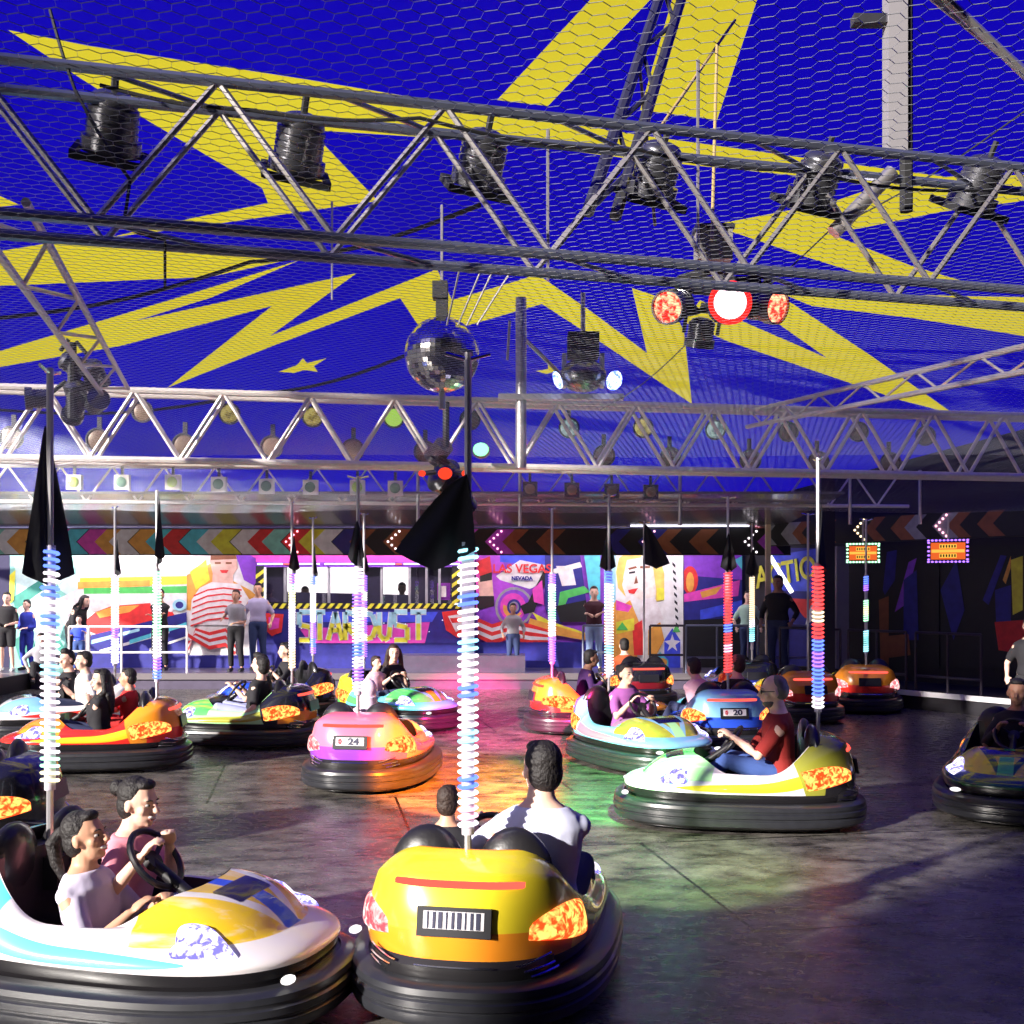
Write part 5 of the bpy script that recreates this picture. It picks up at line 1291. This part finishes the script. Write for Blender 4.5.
o = MB().tube([(0,0,0), b-a], .045, 8).build('neon_tube', emis('tube_white', (1,.97,1), 2.4), None, loc=a); tag(o, 'slanting white light tube across the ACTION sign', 'light')
board('mural_board', 'dark wall board with blue slash shapes behind the hanging signs', (846,545,940,668), 'black', [('navy',[(888,552),(898,550),(896,580),(886,595),(884,590)]),('purple',[(910,562),(918,558),(906,605),(896,612)]),('brown',[(880,600),(890,596),(890,668),(882,668)]),('navy',[(905,580),(918,570),(920,640),(905,640)]),('brown',[(888,636),(910,634),(912,655),(888,658)])], conv=cr)  # board colours kept dark to stand in for the low light here
board('mural_board', 'dim wall board with yellow and red shapes at the right edge', (942,545,1075,668), 'black', [('navy',[(996,590),(1012,585),(1012,640),(998,640)]),('yellow',[(1012,560),(1024,556),(1024,610),(1014,615)]),('orange',[(1004,580),(1012,556),(1012,568),(1007,584)]),('navy',[(984,600),(1002,555),(1008,556),(990,605)]),('red',[(996,622),(1024,620),(1060,630),(1060,660),(1000,650)]),('navy',[(942,590),(958,560),(966,610),(955,640)])], conv=cr)  # black ground and navy shapes carry the gloom of this side
# lit hanging signs with bulb borders
def lit_sign(px, py, d, w, h, border, label, ry):
    t = thing('lit_sign', P(px, py, d), ry, label, 'sign')
    MB().box((0,.03,0), (w,.05,h)).build('case', MATBLK, t, False)
    mb = MB(); mb.box((0,0,0), (w*.84,.012,h*.72)); mb.build('lit_face', emis('sign_red', (1,.16,.03), .9), t, False)
    mb = MB(); mb.box((0,-.01,0), (w*.8,.01,h*.13))
    for zz in (.2,-.2): mb.box((0,-.01,zz*h), (w*.42,.01,h*.18))
    mb.build('lit_stripes', emis('sign_yellow', (1,.55,.08), 1.1), t, False)
    mb = MB()
    for zz in (.2,-.2):
        for k in range(6): mb.box((w*(-.17+k*.068),-.018,zz*h), (w*.035,.008,h*.11))
    mb.build('dark_marks', MATBLK, t, False)
    bq = [(-w/2*.95+w*.95*k/10, s*h*.46) for k in range(11) for s in (-1, 1)]+[(s*w*.47, -h*.36+h*.72*k/4) for k in range(5) for s in (-1, 1)]
    for bx, bz_ in bq: MB().ell((bx,-.01,bz_), (.02,.015,.015), 8, 5).build('bulb', LED_M[border], t)
    MB().tube([(0,.03,h/2),(0,.03,h/2+.35)], .015, 6).build('hanger', STEEL, t)
lit_sign(863, 553, 17.3, .50, .31, 'g', 'small lit red and yellow sign with green bulb border', -.25)
lit_sign(948, 551, 16.0, .56, .34, 'v', 'small lit orange sign with violet bulb border further right', -.45)
WORLD = .2
SUN_DIR = (.70, .62, -.30); SUN_ST = 11
EXPO = 0.0
_r = P(727,299,5.6)+Vector((-.1,-.1,-.42))
SPOTS = [
 (_r, G(492,722), 50000, (1,.03,.25), 14),
 (_r+Vector((.1,0,0)), G(455,785), 42000, (1,.20,.01), 20),
 (_r+Vector((.3,0,0)), G(585,790), 10000, (.04,1,.12), 22),
 (_r+Vector((.3,0,.0)), G(650,865), 1000, (.6,1,.35), 36),
]
WALL_FILLS = [(-8.3, 4, 110), (-3.2, 4, 75), (.6, 2.5, 34), (2.9, 1.6, 50)]
# ================================================================ LIGHT, WORLD, CAMERA
w = bpy.data.worlds.new('World'); SC.world = w; w.use_nodes = True
nt = w.node_tree; nt.nodes.clear()
o = nt.nodes.new('ShaderNodeOutputWorld'); bg = nt.nodes.new('ShaderNodeBackground')
bg.inputs[0].default_value = (.95,.90,1,1); bg.inputs[1].default_value = WORLD
nt.links.new(bg.outputs[0], o.inputs[0])
def sun(dirv, st, col, ang):
    l = bpy.data.lights.new('sun', 'SUN'); l.energy = st; l.color = col; l.angle = math.radians(ang)
    ob = bpy.data.objects.new('sun', l); COL.objects.link(ob); ob.rotation_euler = Vector((0,0,-1)).rotation_difference(Vector(dirv)).to_euler(); return ob
sun(SUN_DIR, SUN_ST, (1,.93,.86), 1.5)
def spot(p, tgt, en, col, size, blend=.6, r=.05):
    l = bpy.data.lights.new('spot', 'SPOT'); l.energy = en; l.color = col; l.spot_size = math.radians(size); l.spot_blend = blend; l.shadow_soft_size = r
    ob = bpy.data.objects.new('spot', l); COL.objects.link(ob); ob.location = p
    ob.rotation_euler = Vector((0,0,-1)).rotation_difference(Vector(tgt)-Vector(p)).to_euler(); return ob
for p, tg, en, col, size in SPOTS: spot(p, tg, en, col, size)
for x, wd, en in WALL_FILLS:      # added fill lights hidden behind the fascia to brighten the murals
    l = bpy.data.lights.new('wall_fill', 'AREA'); l.shape = 'RECTANGLE'; l.size = wd; l.size_y = .12; l.energy = en; l.color = (1,.88,.92)
    ob = bpy.data.objects.new('wall_fill', l); COL.objects.link(ob); ob.location = (x, 21.36, 3.0); ob.rotation_euler = (math.radians(48), 0, 0)
cam = bpy.data.cameras.new('camera'); co = bpy.data.objects.new('camera', cam); COL.objects.link(co)
cam.sensor_width = 36; cam.sensor_fit = 'HORIZONTAL'; cam.lens = 36*F/1024; cam.shift_y = (HOR-512)/1024
co.location = (0, 0, EYE); co.rotation_euler = (PI/2, 0, 0); cam.clip_start = .05; cam.clip_end = 200
SC.camera = co
SC.view_settings.view_transform = 'Standard'; SC.view_settings.look = 'None'; SC.view_settings.gamma = 1
SC.view_settings.exposure = EXPO
SC.cycles.max_bounces = 8; SC.cycles.diffuse_bounces = 3; SC.cycles.glossy_bounces = 4; SC.cycles.transparent_max_bounces = 8
SC.cycles.sample_clamp_indirect = 4

GROUPS = {'stage_lamp': 'stage lamps under the front truss', 'floodlight': 'square floodlights below the middle truss', 'mural_board': 'painted boards on the arena walls', 'railing': 'railings of the gangway', 'spotlight': 'spotlights in the red cluster', 'hanging_post': 'short posts behind the rear truss', 'hanging_rod': 'thin rods under the roof', 'bracket_rod': 'rods fanning above the mirror ball', 'lit_sign': 'lit signs hanging at the right wall', 'cable': 'cables strung under the roof'}
for ob in list(bpy.data.objects):
    if ob.parent or 'label' not in ob: continue
    k = ob.name.split('.')[0]
    if k in GROUPS: ob['group'] = GROUPS[k]
    if k == 'round_lamp': ob['group'] = 'round lamps, %s row behind the middle truss' % ('upper' if 'upper' in ob['label'] else 'lower')
